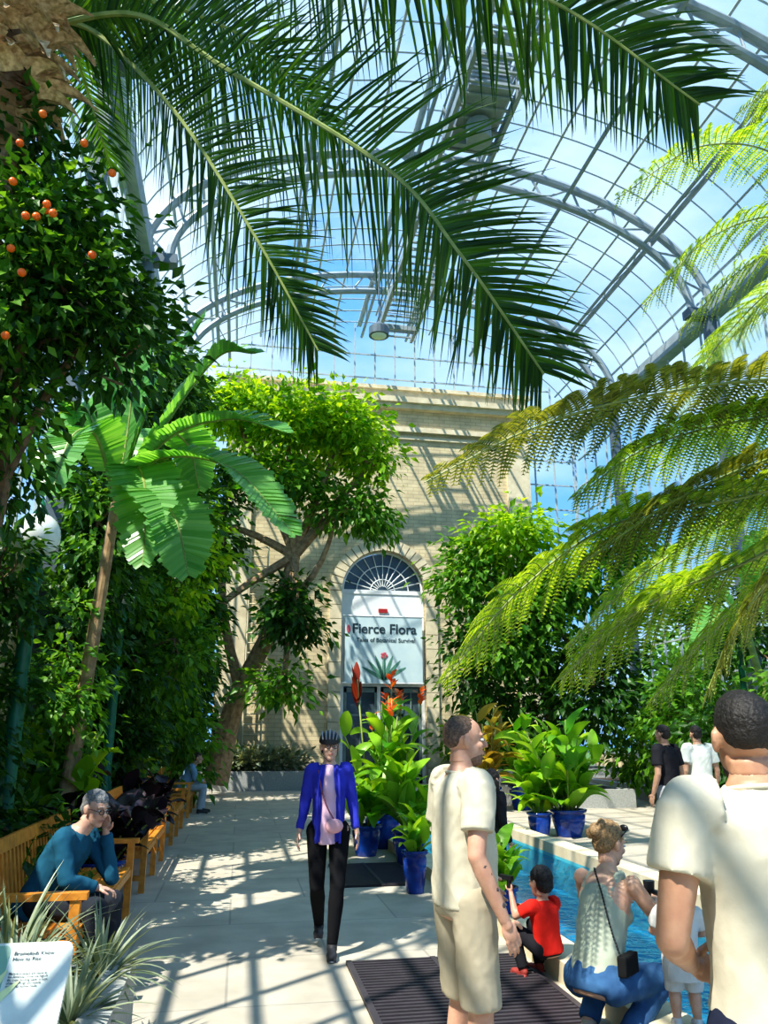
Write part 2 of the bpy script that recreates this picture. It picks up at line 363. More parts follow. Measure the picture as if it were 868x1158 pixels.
text('Fierce Flora',.48,(-1.14,-.03,5.02),ink,bn,off=.016); text('Tales of Botanical Survival',.20,(-.98,-.03,4.72),ink,bn,off=.006)
bl=blades(np.array([[.0,-.03,3.4]]*7),[(math.sin(a),0,math.cos(a)) for a in np.linspace(-1,1,7)],[(0,1,0)]*7,.9,.12,.02,6,None,.0,0)
st=[]
for i in range(5):
    a=i*2*math.pi/5; st.append(sphere((.0+.07*math.cos(a),-.04,4.25+.07*math.sin(a)),(.06,.01,.05),1))
mk('printed_plant',[bl,tube([(.0,-.03,3.4),(.0,-.03,4.25)],.025),sphere((-1.26,-.04,5.16),(.07,.01,.14),1)]+st,[plain('print_green',(.10,.28,.20),.7),plain('print_pink',(.6,.12,.16),.7)],parent=bn)
for nm,x in(('wall_left',XL),('wall_right',XR)):
    hh=4.0 if nm=='wall_left' else 1.0
    s=-1 if nm=='wall_left' else 1
    mk(nm,[box2((x,Y0,0),(x+s*.35,YB+.6,hh))],[M['wall']])
ribs=[-.4,5.6,11.6,17.6,23.6]
for wi,(x,z0) in enumerate(((XL,4.0),(XR,1.0))):
    pr=[]
    for y in np.arange(Y0,YB+.6,.9): pr.append(box((x,y,(z0+ZC)/2),(.05,.05,ZC-z0)))
    for z in np.arange(z0,ZC+.1,1.1): pr.append(box((x,(Y0+YB)/2,z),(.06,YB-Y0,.05)))
    pr.append(([(x,Y0,z0),(x,YB,z0),(x,YB,ZC),(x,Y0,ZC)],[[0,1,2,3]],1))
    mk('window_%d'%(wi+1),pr,[M['bar'],M['glass']])
pr=[]
def ztop(x): return ZC+(BV+.15)*math.sqrt(max(0,1-((x-CX)/(RV+.15))**2))
for x in np.arange(XL+.3,XR,.8):
    zb=WH+.5 if WX0-.2<x<WX1+.2 else 0
    if ztop(x)>zb: pr.append(box((x,YB+.3,(ztop(x)+zb)/2),(.05,.07,ztop(x)-zb)))
for z in np.arange(1,17,1.0):
    hw=RV if z<ZC else RV*math.sqrt(max(0,1-((z-ZC)/BV)**2))
    if z>WH+.5: pr.append(box((CX,YB+.3,z),(2*hw,.05,.05)))
    else:
        for a,b_ in((CX-hw,WX0),(WX1,CX+hw)):
            if b_>a: pr.append(box(((a+b_)/2,YB+.3,z),(b_-a,.05,.05)))
mk('window_3',pr,[M['bar']])
# vault: elliptical
def vp(a,dr=0,y=0): return (CX-(RV+dr)*math.cos(a),y,ZC+(BV+dr)*math.sin(a))
pr=[]
def eqang(n):
    aa=np.linspace(0,math.pi,400); P=np.array([vp(a) for a in aa]); s=np.concatenate([[0],np.cumsum(np.linalg.norm(np.diff(P,axis=0),axis=1))])
    return np.interp(np.linspace(0,s[-1],n),s,aa)
A=eqang(21)
for a in A:
    x,_,z=vp(a,.15); tilt=math.atan2(BV*math.cos(a),RV*math.sin(a))
    pr.append(box((x,(Y0+YB+.5)/2,z),(.06,YB+.5-Y0,.06),0,Matrix.Rotation(-tilt,3,'Y')))
arcp=np.array([vp(a,.15) for a in eqang(41)])
for y in np.arange(Y0,YB+.6,.85): pr.append(tube(arcp+np.array([0,y,0]),.027,4))
V=[];n=21
for y in(Y0,YB+.5):
    for a in A: V.append(vp(a,.18,y))
pr.append((V,[[i,i+1,n+i+1,n+i] for i in range(n-1)],1))
mk('ceiling',pr,[M['bar'],M['glass']])
for y in ribs:
    pr=[]
    for dr,w in((0,.12),(-.65,.11)):
        pr.append(tube([vp(a,dr,y) for a in eqang(49)],w,8))
    K=30; E_=eqang(K+1)
    for i in range(K):
        r0,r1=(0,-.65) if i%2 else (-.65,0)
        pr.append(tube([vp(E_[i],r0,y),vp(E_[i+1],r1,y)],.035,5))
    for s in(-1,1):
        xx=CX+s*(RV-.15); pr.append(box((xx,y,ZC/2),(.26,.3,ZC),1)); pr.append(box((xx-s*.3,y,ZC-.1),(.8,.35,.25),1)); pr.append(box((xx,y,.25),(.45,.45,.5),1))
    mk('arch_truss',pr,[M['steel'],M['steel_dark']])
pr=[]
for ai in(3,6,9,11,14,17):
    a=A[ai]
    for dr,w in((-.1,.065),(-.6,.055)):
        pr.append(tube([vp(a,dr,Y0),vp(a,dr,YB)],w,6))
    ys=np.arange(Y0,YB,1.0)
    for i,y in enumerate(ys[:-1]):
        q=(-.1,-.6) if i%2 else(-.6,-.1)
        pr.append(tube([vp(a,q[0],y),vp(a,q[1],y+1)],.02,4))
for s in(-1,1): pr.append(box((CX+s*(RV-.05),(Y0+YB)/2,ZC),(.4,YB-Y0,.4)))
mk('roof_purlin_trusses',pr,[M['steel']])
# catwalk
pr=[]
CZ=15.5
for x in(CX-.65,CX+.65):
    pr.append(box((x,9.5,CZ),(.10,31,.22)))
    for z in(.5,.9): pr.append(tube([(x,Y0,CZ+z),(x,25,CZ+z)],.03,5))
    for y in np.arange(Y0,25.1,1.5): pr.append(box((x,y,CZ+.45),(.05,.05,1.0)))
for y in np.arange(Y0,25,.35): pr.append(box((CX,y,CZ),(1.25,.06,.05)))
for y in np.arange(Y0,25,3): pr.append(box((CX,y,CZ-.1),(1.4,.12,.16)))
mk('roof_catwalk',pr,[M['steel']])
mk('ventilation_unit',[box2((CX-.5,13.4,15.55),(CX+.5,15.4,16.4)),box2((CX-.55,13.3,16.4),(CX+.55,15.5,16.5))]+[box2((CX-.45,13.36,15.65+i*.12),(CX+.45,13.4,15.7+i*.12)) for i in range(6)]+[lathe([(.3,0),(.3,.5),(.2,.5)],16,(CX,14.4,14.95))],[M['steel']])
pl=S(-.15,20.5,12.9)
mk('pendant_lamp',[tube([(pl.x,pl.y,16.4),(pl.x,pl.y,pl.z+.4)],.02,5,0),lathe([(.06,.45),(.12,.4),(.3,.25),(.3,0),(.26,0)],16,pl,0),sphere(pl+Vector((0,0,.02)),(.24,.24,.1),1)],[M['steel_dark'],M['globe']])
for (x0,x1,y0,y1) in((1.2,2.1,9.2,10.7),(.85,2.15,3.9,6.3)):
    pr=[box2((x0,y0,.001),(x1,y1,.012),0)]
    for y in np.arange(y0+.03,y1,.06): pr.append(box2((x0+.03,y,.012),(x1-.03,y+.028,.022),1))
    for x in(x0,(x0+x1)/2-.02,x1-.04): pr.append(box2((x,y0,.012),(x+.04,y1,.026),1))
    mk('floor_grate',pr,[plain('grate_void_shade',(.015,.012,.015),.8),M['blackmetal']])  # near-black sheet paints in the shade below the grate bars
# ------------------------------------------------------------ lamp posts, benches
def lamp_post(x,y,h=4.0):
    mk('lamp_post',[lathe([(.19,.3),(.19,.55),(.12,.65),(.10,.9),(.075,1.0),(.065,h-.3),(.10,h-.2),(.05,h-.05),(.12,h)],16,(x,y,0),0),
       sphere((x,y,h+.19),(.20,.20,.22),1,16,12),lathe([(.1,h+.36),(.04,h+.46),(.01,h+.56)],10,(x,y,0),0)],[M['green'],M['globe']],True)
lamp_post(-1.93,7.45,3.2); lamp_post(-1.85,12.2,3.5); lamp_post(-1.85,16.8,3.8); lamp_post(-2.1,22,3.8)
lamp_post(10.7,9.5,3.8); lamp_post(10.7,15.5,3.8)
def bench(y0,y1,x0=-1.5,x1=-.9):
    pr=[];L=y1-y0
    for i in range(6): pr.append(box2((x0+.08+i*.085,y0+.04,.42),(x0+.145+i*.085,y1-.04,.445)))
    pr.append(box2((x1-.06,y0+.03,.36),(x1-.02,y1-.03,.42))); pr.append(box2((x0+.05,y0+.03,.36),(x0+.09,y1-.03,.42)))
    R=Matrix.Rotation(rad(-10),3,'Y')
    pr.append(box((x0-.03,(y0+y1)/2,.90),(.045,L,.09),0,R)); pr.append(box((x0+.04,(y0+y1)/2,.52),(.035,L,.06),0,R))
    n=int(L/.095)
    for i in range(n): pr.append(box((x0+.005,y0+.06+i*(L-.12)/(n-1),.71),(.018,.045,.36),0,R))
    for y in(y0,(y0+y1)/2,y1):
        pr.append(box2((x1-.07,y-.03,0),(x1-.01,y+.03,.42 if y not in(y0,y1) else .66)))
        pr.append(box((x0+.02,y,.45),(.06,.06,.92),0,Matrix.Rotation(rad(-8),3,'Y')))
        pr.append(box2((x0+.05,y-.02,.34),(x1-.05,y+.02,.41)))
    for y in(y0,y1):
        pr.append(box2((x0+.0,y-.04,.64),(x1+.03,y+.04,.68)))
        pr.append(box2((x0+.05,y-.02,.12),(x1-.05,y+.02,.17)))
    return mk('garden_bench',pr,[M['wood']])
bench(5.5,8.1);bench(9.3,11.5);bench(13.0,15.2);bench(17.0,19.2)
# ------------------------------------------------------------ pots
def potparts(x,y,r,h,mi=0,ms=1):
    return [lathe([(r*.68,0),(r*.72,.02),(r*.95,h*.55),(r*.98,h*.8),(r*.9,h*.88),(r*1.08,h*.92),(r*1.1,h),(r*.92,h),(r*.9,h*.9)],28,(x,y,0),mi),
            lathe([(r*.9,h*.86),(r*.1,h*.92)],20,(x,y,0),ms)]
can_prof=lambda t:max(.05,math.sin(math.pi*min(1,t**.8*.95+.03))**.8)
def canna(name,x,y,r,h,H,nst=9,flower=True,leaf='leaf_canna',spread=.4,red=False,LL=(.5,.75),W=.20,soil=.85,z0=None,el=1.1):
    pr=potparts(x,y,r,h) if z0 is None else []
    B=[];D=[];L=[]; zb=h*soil if z0 is None else z0
    for s in range(nst):
        a=rng.uniform(0,6.28); q=rng.uniform(.1,1)*spread; hh=H*rng.uniform(.6,1.0)
        b0=np.array([x+math.cos(a)*q*.3,y+math.sin(a)*q*.3,zb]); tpt=b0+np.array([math.cos(a)*q,math.sin(a)*q,hh])
        pr.append(tube(spline([b0,(b0+tpt)/2+np.array([0,0,.1]),tpt],6),[.016,.008],6,2))
        for k in range(7):
            u=.08+.9*k/7; p=b0+(tpt-b0)*u; aa=a+k*2.4+rng.uniform(-.5,.5)
            B.append(p);D.append((math.cos(aa)*.75,math.sin(aa)*.75,el*rng.uniform(.5,1.5)));L.append(rng.uniform(*LL)*(1-.25*u))
        if flower and s%2==0:
            for k in range(8):
                aa=rng.uniform(0,6.28)
                pr.append(blades([tpt+np.array([0,0,.12+.03*k])],[(math.cos(aa),math.sin(aa),.8)],[(0,0,1.)],.15,.08,.1,3,None,.1,4))
            pr.append(tube([tpt,tpt+np.array([0,0,.36])],.008,5,2))
    L=np.array(L)
    pr.append(blades(B,D,np.array([[0,0,1.]]*len(B))+rng.normal(size=(len(B),3))*.25,L,L*W/.5,rng.uniform(.08,.3,len(B)),7,can_prof,.16,3))
    if red:
        bx=np.array([x-.42,y-.1,H*.86+h])
        for k in range(8):
            aa=rng.uniform(0,6.28)
            pr.append(blades([bx+np.array([0,0,k*.05])],[(math.cos(aa)*.22,math.sin(aa)*.22,1)],[(math.cos(aa),math.sin(aa),.2)],.34,.11,.08,6,None,.1,5))
        pr.append(tube([(x-.2,y,h*.8),bx+np.array([0,0,.4])],.014,6,2))
    return mk(name,pr,[M['pot'],M['soil'],M['rachis'],M[leaf],M['petal'],M['leaf_red']],True)
p=S(-.02,12.4); canna('potted_canna',p.x,p.y,.27,.48,1.8,15,True,spread=.62,red=True)
p=S(-.25,11.6); canna('potted_canna',p.x,p.y,.20,.40,.75,5,False,spread=.3)
p=S(.33,10.9); canna('potted_canna',p.x,p.y,.22,.42,.85,6,False,spread=.3)
p=S(.33,9.0); canna('potted_canna',p.x,p.y,.13,.42,.45,4,False,spread=.15,LL=(.28,.42))
p=S(1.02,7.4); canna('potted_canna',p.x,p.y,.14,.34,.45,5,False,spread=.15,LL=(.25,.4))
p=S(2.55,13.6); canna('potted_canna',p.x,p.y,.19,.38,.8,5,False,spread=.3)
p=S(3.05,13.7); canna('potted_canna',p.x,p.y,.28,.42,1.6,16,False,spread=.75)
p=S(2.3,18.0); canna('potted_canna',p.x,p.y,.26,.5,1.9,8,False,spread=.5,leaf='leaf_yellow',LL=(.6,.9),W=.15)
p=S(3.0,19); canna('potted_canna',p.x,p.y-.6,.30,.5,1.3,9,False,spread=.5)
canna('potted_elephant_ear',-1.35,8.75,.3,.42,.65,18,False,'leaf_black',spread=.6,LL=(.35,.55),W=.24)
canna('black_elephant_ear',-1.95,9.9,.3,0.35,1.0,22,False,'leaf_black',spread=.5,LL=(.35,.55),W=.24,z0=.3)
canna('potted_elephant_ear',-1.3,12.25,.24,.4,.7,12,False,'leaf_black',spread=.4,W=.24,LL=(.35,.55))
canna('ginger_plant',-1.95,8.9,.3,0.35,1.7,12,False,'leaf_bright',spread=.42,LL=(.5,.75),W=.26,z0=.3)
canna('ginger_plant',-1.9,14.0,.3,0.35,1.6,10,False,'leaf_bright',spread=.45,LL=(.45,.7),W=.24,z0=.3)
canna('ginger_plant',11.2,13.2,.3,0.35,2.2,12,False,'leaf_bright',spread=.6,LL=(.6,.8),W=.24,z0=.3)
def banana(name,base,top,leaves,r=.08,n=30,ll=.33,mats=('bark_tan','leaf_banana'),nd=None):
    pr=[tube(spline([base,(Vector(base)+Vector(top))/2,top],8),[r*1.2,r*.7],12,0)]
    for pts in leaves:
        P=spline([top]+list(pts),20); ln=np.sum(np.linalg.norm(np.diff(P,axis=0),axis=1))
        pr+=frond([top]+list(pts),n,ll,ln/(2*n)*1.5,fwd=.22,g=.035,lift=.3,r=.028,mi=1,ms=2,t0=.16,k=4,jit=.012,
            prof=lambda t:1.0 if t<.9 else .9,shape=lambda t:np.clip(np.sin(np.pi*np.clip(t*.93+.06,0,1))**.5,.12,1)*(1+.04*np.sin(t*70)),fold=.01,nd=nd)
    return mk(name,pr,[M[mats[0]],M[mats[1]],M['rachis']])
T=S(-3.0,8.3,4.1)
banana('banana_plant',S(-3.25,8.3,.3),T,[
  [S(-2.7,8.2,5.2),S(-2.1,8.1,6.35)],[S(-2.5,8.1,4.9),S(-1.9,8.0,5.75),S(-1.45,7.9,5.75)],
  [S(-2.4,8.0,4.75),S(-1.7,7.9,4.95),S(-1.05,7.8,4.75)],[S(-2.4,7.8,4.45),S(-1.6,7.7,4.3),S(-.9,7.6,3.55)],
  [S(-3.3,8.2,5.0),S(-3.5,8.2,5.2),S(-3.65,8.1,4.5)],[S(-3.1,7.8,4.7),S(-3.15,7.3,4.5),S(-3.15,7.0,3.8)],[S(-2.8,9.0,5.2),S(-2.6,9.6,5.3),S(-2.5,10,4.8)],[S(-2.5,7.7,4.1),S(-2.1,7.5,3.7),S(-1.9,7.4,3.1)],[S(-2.9,8.2,5.2),S(-2.95,8.1,6.3)],[S(-2.7,7.9,4.4),S(-2.45,7.6,4.0),S(-2.35,7.4,3.2)]],ll=.38,nd=S(-.15,-.35,.85))
T=S(6.9,14.8,3.6)
banana('banana_plant',S(7.4,14.8,.3),T,[[S(6.2,14.6,4.4),S(5.4,14.4,4.3)],[S(7.2,14.5,5.0),S(7.4,14.3,5.3)],[S(6.3,14.3,3.8),S(5.6,14,3.2)],[S(7.6,14.4,4.4),S(8.2,14,4.2)],[S(6.7,14.2,4.5),S(6.3,13.8,4.7)]],mats=('rachis','leaf_banana'),nd=S(-.1,-.5,.75))
# ------------------------------------------------------------ trees and shrubs
fr_=[]
for (X,Y,Z) in((-2.42,4.5,5.85),(-2.30,4.5,5.05),(-2.36,4.5,5.0),(-1.88,4.5,5.35),(-2.5,4.5,4.75),(-2.2,4.4,4.95),(-2.55,4.5,5.6),(-2.45,4.5,4.1),(-1.95,4.5,4.7),(-2.5,4.4,5.2),(-2.35,4.4,4.5),(-2.25,4.4,5.02),(-2.1,4.5,5.6),(-2.38,4.4,4.93),(-2.6,4.4,5.0)):
    fr_.append(sphere(S(X,Y,Z),.028,2))
tree('calamondin_tree',[S(-3.0,5.6,.3),S(-2.95,5.5,2.0),S(-2.8,5.4,3.4)],[.10,.06],[
  (S(-2.7,5.2,5.3),(.65,.6,1.0),3000,1),(S(-2.6,5.0,5.0),(.5,.5,1.0),1300,3),(S(-2.2,5.3,4.6),(.45,.5,.6),1400,1),(S(-2.95,5.4,3.9),(.42,.6,.7),1500,1),(S(-2.85,5.2,3.8),(.35,.5,.7),700,3),(S(-3.2,5.2,6.4),(.5,.5,.5),900,1)],.12,'bark','leaf_dark',spread=.17,extra=fr_,mats=[M['bark'],M['leaf_dark'],M['orange'],M['leaf_mid']])
tree('glossy_shrub',[S(-3.6,6.6,.3),S(-3.6,6.6,1.0)],[.05,.04],[(S(-3.55,6.7,1.6),(.45,.8,1.0),2600,1),(S(-2.9,6.7,.75),(.35,.6,.3),900,1),(S(-3.5,8.4,2.0),(.5,.6,1.2),1800,2),(S(-3.3,6.6,2.9),(.25,.5,.6),800,1)],.12,'bark','leaf_dark',spread=.15,mats=[M['bark'],M['leaf_dark'],M['leaf_mid']])
tree('coffee_shrub',[S(-4.5,13,.3),S(-4.4,13,2.5)],[.09,.06],[(S(-4.3,12.6,4.3),(.8,.9,1.2),1800,2),(S(-4.2,13.2,5.0),(.9,.9,1.3),1800,1),(S(-4.4,12.9,2.6),(.8,.9,1.3),2600,1),(S(-3.6,13.4,3.2),(.5,.8,1.1),1000,2),(S(-3.7,13.5,4.6),(.5,.8,1.1),1000,3),(S(-4.4,12.6,1.2),(.7,.8,.8),1400,1)],.17,'bark','leaf_dark',spread=.22,mats=[M['bark'],M['leaf_dark'],M['leaf_mid'],M['leaf_bright']])
tree('laurel_tree',[S(-4.3,10.6,.3),S(-4.3,10.6,3)],[.09,.06],[(S(-4.15,10.7,3.6),(.55,.7,1.3),2400,1),(S(-4.1,10.8,5.3),(.6,.7,1.3),2600,1),(S(-3.7,11.2,6.9),(.8,.8,.9),1800,1),(S(-3.9,10.2,4.4),(.4,.6,1.2),800,2)],.16,'bark','leaf_dark',spread=.2,mats=[M['bark'],M['leaf_dark'],M['leaf_mid']])
tree('fig_tree',[S(-5.1,15.5,.3),S(-5.1,15.5,3)],[.12,.08],[(S(-4.7,15.2,6.4),(.9,1.2,1.9),2800,1),(S(-4.8,15.5,3.0),(.8,1.2,1.8),2600,2),(S(-4.4,17.6,4.0),(.6,1.2,2.2),2000,1),(S(-4.6,18.5,1.5),(.6,1.5,1.1),1800,2),(S(-4.3,17.2,5.5),(.7,1.2,1.5),1500,3),(S(-5.3,15,8.6),(1.0,1.3,1.4),1600,2)],.22,'bark','leaf_dark',spread=.28,mats=[M['bark'],M['leaf_dark'],M['leaf_mid'],M['leaf_bright']])
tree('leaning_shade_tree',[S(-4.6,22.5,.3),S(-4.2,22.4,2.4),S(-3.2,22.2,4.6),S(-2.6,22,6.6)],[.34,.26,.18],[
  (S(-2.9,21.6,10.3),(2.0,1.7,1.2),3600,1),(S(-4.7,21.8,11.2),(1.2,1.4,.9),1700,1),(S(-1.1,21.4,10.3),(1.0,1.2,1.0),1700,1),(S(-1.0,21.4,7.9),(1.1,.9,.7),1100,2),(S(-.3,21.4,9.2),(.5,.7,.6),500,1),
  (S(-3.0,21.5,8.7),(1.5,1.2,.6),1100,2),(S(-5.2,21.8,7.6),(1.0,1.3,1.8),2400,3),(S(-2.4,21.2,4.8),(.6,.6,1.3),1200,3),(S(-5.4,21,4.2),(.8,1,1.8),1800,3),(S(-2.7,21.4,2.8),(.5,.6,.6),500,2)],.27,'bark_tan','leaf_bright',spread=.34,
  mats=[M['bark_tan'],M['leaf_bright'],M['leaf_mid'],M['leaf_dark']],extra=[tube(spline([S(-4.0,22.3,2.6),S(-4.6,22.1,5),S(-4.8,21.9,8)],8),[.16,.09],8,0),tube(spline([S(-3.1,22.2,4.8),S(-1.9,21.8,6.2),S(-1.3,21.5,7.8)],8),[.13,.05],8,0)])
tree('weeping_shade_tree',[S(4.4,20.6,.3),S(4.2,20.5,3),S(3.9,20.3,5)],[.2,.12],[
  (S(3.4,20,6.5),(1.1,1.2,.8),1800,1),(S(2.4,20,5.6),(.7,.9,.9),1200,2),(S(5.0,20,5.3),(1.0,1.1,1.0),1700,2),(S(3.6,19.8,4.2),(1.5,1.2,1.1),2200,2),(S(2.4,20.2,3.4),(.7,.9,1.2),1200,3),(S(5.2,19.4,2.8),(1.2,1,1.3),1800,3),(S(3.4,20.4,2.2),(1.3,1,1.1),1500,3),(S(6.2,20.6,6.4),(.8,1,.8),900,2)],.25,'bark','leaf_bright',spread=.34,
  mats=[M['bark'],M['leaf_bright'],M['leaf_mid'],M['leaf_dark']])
tree('broadleaf_shrub',[S(7.8,13.5,.3),S(7.8,13.5,1.5)],[.08,.05],[(S(7.7,13.3,1.9),(1.1,1.2,1.2),2600,2),(S(6.7,15.5,1.4),(.7,1.2,.9),1800,1),(S(6.6,17.5,1.9),(.8,1.4,1.3),2000,2),(S(7.6,17,3.8),(1.0,1.3,1.0),1600,1),(S(8.4,11,2.2),(.9,1.4,1.5),2200,2),(S(6.4,20,1.6),(.9,1.2,1.2),1400,2)],.2,'bark','leaf_dark',spread=.28,mats=[M['bark'],M['leaf_dark'],M['leaf_mid']])
p,_=canopy((.2,25.5,.85),(2.1,.7,.22),2400,.24,0,ncl=60,spread=.2,down=-.3)
mk('silver_hedge',[p,tube([(.2,25.5,.5),(.2,25.5,.8)],.03,5,1)],[M['leaf_grey'],M['bark']])
p,_=canopy((8.6,25.5,1.3),(2.0,.7,.7),2600,.26,0,ncl=60,spread=.25)
mk('evergreen_hedge',[p,tube([(8.6,25.5,.5),(8.6,25.5,1.2)],.04,5,1)],[M['leaf_mid'],M['bark']])
p,_=canopy((-1.7,25.3,2.6),(.7,.7,2.2),2600,.28,0,ncl=60,spread=.28)
mk('climbing_vine',[p,tube([(-1.7,25.3,.5),(-1.7,25.3,2.4)],.04,5,1)],[M['leaf_dark'],M['bark']])
for i,(x,y,z,r) in enumerate(((21,16,4.5,3.5),(24,24,5,4),(20,32,4,3.5),(19,8,4,3))):
    tree('street_tree',[(x,y,0),(x,y,z*.6)],[.25,.18],[((x,y,z),(r,r,r*.8),2600,1)],.5,'bark','leaf_mid',spread=.6,inside=False)
pr=[]
lp=S(-4.2,25.6)
for dx in(-.3,.3): pr.append(tube([(lp.x+dx,26.6,.4),(lp.x+dx,26.6,8)],.035,6))
for z in np.arange(.6,8,.33): pr.append(tube([(lp.x-.3,26.6,z),(lp.x+.3,26.6,z)],.022,5))
mk('trellis_ladder',pr,[M['stone']])
def spiky(name,c,n,L,leaf,W=.05,zb=.37):
    a=rng.uniform(0,6.28,n); el=rng.uniform(.25,1.4,n)
    D=np.stack([np.cos(a)*np.cos(el),np.sin(a)*np.cos(el),np.sin(el)],axis=1)
    B=np.array([c[0],c[1],zb])+D*np.array([.06,.06,.0])
    mk(name,[blades(B,D,np.array([[0,0,1.]]*n)+rng.normal(size=(n,3))*.05,L*rng.uniform(.7,1.1,n),W,.14,7,lambda t:max(.04,(1-t)**.7),.2,0)],[M[leaf]])
for (X,Y,L) in((-1.75,4.15,.50),(-1.95,4.5,.6),(-1.5,4.6,.42),(-2.1,4.2,.55),(-1.4,3.95,.36)):
    p=S(X,Y); spiky('spiky_bromeliad',(p.x,p.y),70,L,'leaf_grey',W=.035)
for (X,Y) in((-2.75,6.2),(-2.9,7.2)):
    p=S(X,Y); spiky('spiky_bromeliad',(p.x,p.y),60,.6,'leaf_mid',zb=.3)
# ------------------------------------------------------------ palm
base=S(-3.2,5.05,0); crown=S(-3.0,5.0,7.3)
pr=[tube(spline([base,S(-3.15,5.05,3.5),crown],40),[.21,.17,.16,.17,.20],14,0)]
for i in range(30):
    z=.3+i*.23; pr.append(lathe([(.20,0),(.215,.02),(.20,.05)],14,S(-3.2+.2*z/7.3,5.05,z),0))
n=90; a=rng.uniform(0,6.28,n)
cr=np.array(list(S(-2.8,4.75,6.25)))
D=np.stack([np.cos(a),np.sin(a),rng.uniform(-.4,1.2,n)],axis=1)
pr.append(blades(cr+D*np.array([.16,.16,0])+np.stack([a*0,a*0,rng.uniform(0,.9,n)],axis=1),D,np.array([[0,0,1.]]*n),rng.uniform(.25,.5,n),.26,.35,5,lambda t:max(.1,1-t),.25,3))
F1=[S(-2.9,5,7.15),S(-2.0,4.85,7.15),S(-1.23,4.7,6.48),S(0,4.4,5.32),S(.475,4.2,4.5),S(.95,4.2,3.68)]
F2=[S(-2.9,5,7.3),S(-2.45,5.2,7.35),S(-1.63,5.0,6.31),S(-.93,4.9,5.1),S(-.46,4.9,4.2)]
F3=[S(-2.9,4.9,7.5),S(-1.6,4.3,7.7),S(-.1,4.0,6.85),S(1.1,4.0,6.30),S(2.0,4.0,5.45)]
pr+=frond(F1,90,.92,.027,fwd=.55,g=.06,r=.028,mi=1,ms=2,nd=S(.25,.6,.6),lift=.1,jit=.09)
pr+=frond(F2,72,.76,.027,fwd=.6,g=.06,r=.028,mi=1,ms=2,nd=S(.35,.6,.5),lift=.1,jit=.09)
pr+=frond(F3,90,.92,.028,fwd=.40,g=.12,r=.028,mi=1,ms=2,nd=S(0,.6,.7),lift=.1,jit=.11)
for pts in([S(-2.9,5,7.4),S(-2.3,5.6,8.2),S(-1.3,6.2,8.3),S(-.5,6.7,7.6)],[S(-3.1,5,7.4),S(-3.4,4.6,8.2),S(-3.6,3.9,8)],[S(-3,5,7.4),S(-2.9,4,8),S(-2.8,3,7.6)],[S(-3,5.1,7.4),S(-3.2,6.2,8.4),S(-3.2,7.6,8.0)]):
    pr+=frond(pts,55,.70,.025,fwd=.6,g=.09,r=.028,mi=1,ms=2,nd=S(.1,.6,.6))
mk('coconut_palm',pr,[M['bark_tan'],M['leaf_palm'],M['rachis'],M['fibre']])
# ------------------------------------------------------------ tree ferns
def treefern(name,base,crown,fronds,L=.45,mid=1,npin=26,nd=None,pl=.07):
    pr=[tube(spline([base,crown],10),[.13,.10],12,0)]
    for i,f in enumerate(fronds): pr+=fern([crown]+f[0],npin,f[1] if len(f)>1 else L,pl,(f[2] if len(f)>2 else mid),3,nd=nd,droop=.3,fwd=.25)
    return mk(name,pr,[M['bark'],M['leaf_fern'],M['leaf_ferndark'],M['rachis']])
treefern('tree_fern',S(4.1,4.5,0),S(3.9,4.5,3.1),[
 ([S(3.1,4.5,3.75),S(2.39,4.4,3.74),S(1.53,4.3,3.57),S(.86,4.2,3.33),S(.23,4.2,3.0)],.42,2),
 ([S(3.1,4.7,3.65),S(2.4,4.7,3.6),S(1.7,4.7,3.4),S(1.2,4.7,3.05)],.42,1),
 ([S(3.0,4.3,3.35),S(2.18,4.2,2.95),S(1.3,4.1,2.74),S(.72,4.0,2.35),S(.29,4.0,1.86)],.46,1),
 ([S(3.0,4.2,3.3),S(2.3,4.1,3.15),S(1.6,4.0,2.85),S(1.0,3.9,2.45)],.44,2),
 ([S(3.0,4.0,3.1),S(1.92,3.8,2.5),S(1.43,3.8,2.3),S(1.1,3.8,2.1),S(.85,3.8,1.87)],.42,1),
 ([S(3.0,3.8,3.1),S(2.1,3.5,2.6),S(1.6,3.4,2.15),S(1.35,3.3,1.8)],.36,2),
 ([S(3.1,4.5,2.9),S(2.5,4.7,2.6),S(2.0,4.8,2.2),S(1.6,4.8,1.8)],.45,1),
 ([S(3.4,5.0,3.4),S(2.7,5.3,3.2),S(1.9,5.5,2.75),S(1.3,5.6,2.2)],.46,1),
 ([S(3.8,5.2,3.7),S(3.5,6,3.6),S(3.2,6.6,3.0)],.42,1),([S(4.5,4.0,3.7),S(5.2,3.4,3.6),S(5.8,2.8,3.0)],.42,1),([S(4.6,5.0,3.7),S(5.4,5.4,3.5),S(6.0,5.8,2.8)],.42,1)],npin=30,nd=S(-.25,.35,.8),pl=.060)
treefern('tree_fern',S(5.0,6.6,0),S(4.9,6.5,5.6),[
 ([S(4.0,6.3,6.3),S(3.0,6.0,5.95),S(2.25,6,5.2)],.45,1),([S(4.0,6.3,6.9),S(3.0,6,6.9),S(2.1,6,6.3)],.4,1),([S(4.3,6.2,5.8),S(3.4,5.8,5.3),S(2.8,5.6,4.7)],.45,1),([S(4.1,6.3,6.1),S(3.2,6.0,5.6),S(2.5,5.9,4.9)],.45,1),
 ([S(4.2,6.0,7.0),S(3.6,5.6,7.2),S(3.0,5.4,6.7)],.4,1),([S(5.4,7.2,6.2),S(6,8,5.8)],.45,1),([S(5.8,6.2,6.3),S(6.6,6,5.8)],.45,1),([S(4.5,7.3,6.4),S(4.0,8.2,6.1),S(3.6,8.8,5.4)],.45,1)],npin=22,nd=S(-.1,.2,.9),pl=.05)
mk('fern_planter',[lathe([(.35,0),(.5,.55),(.53,.6),(.47,.6)],28,S(4.1,4.5,0),0)],[M['pot']],True)
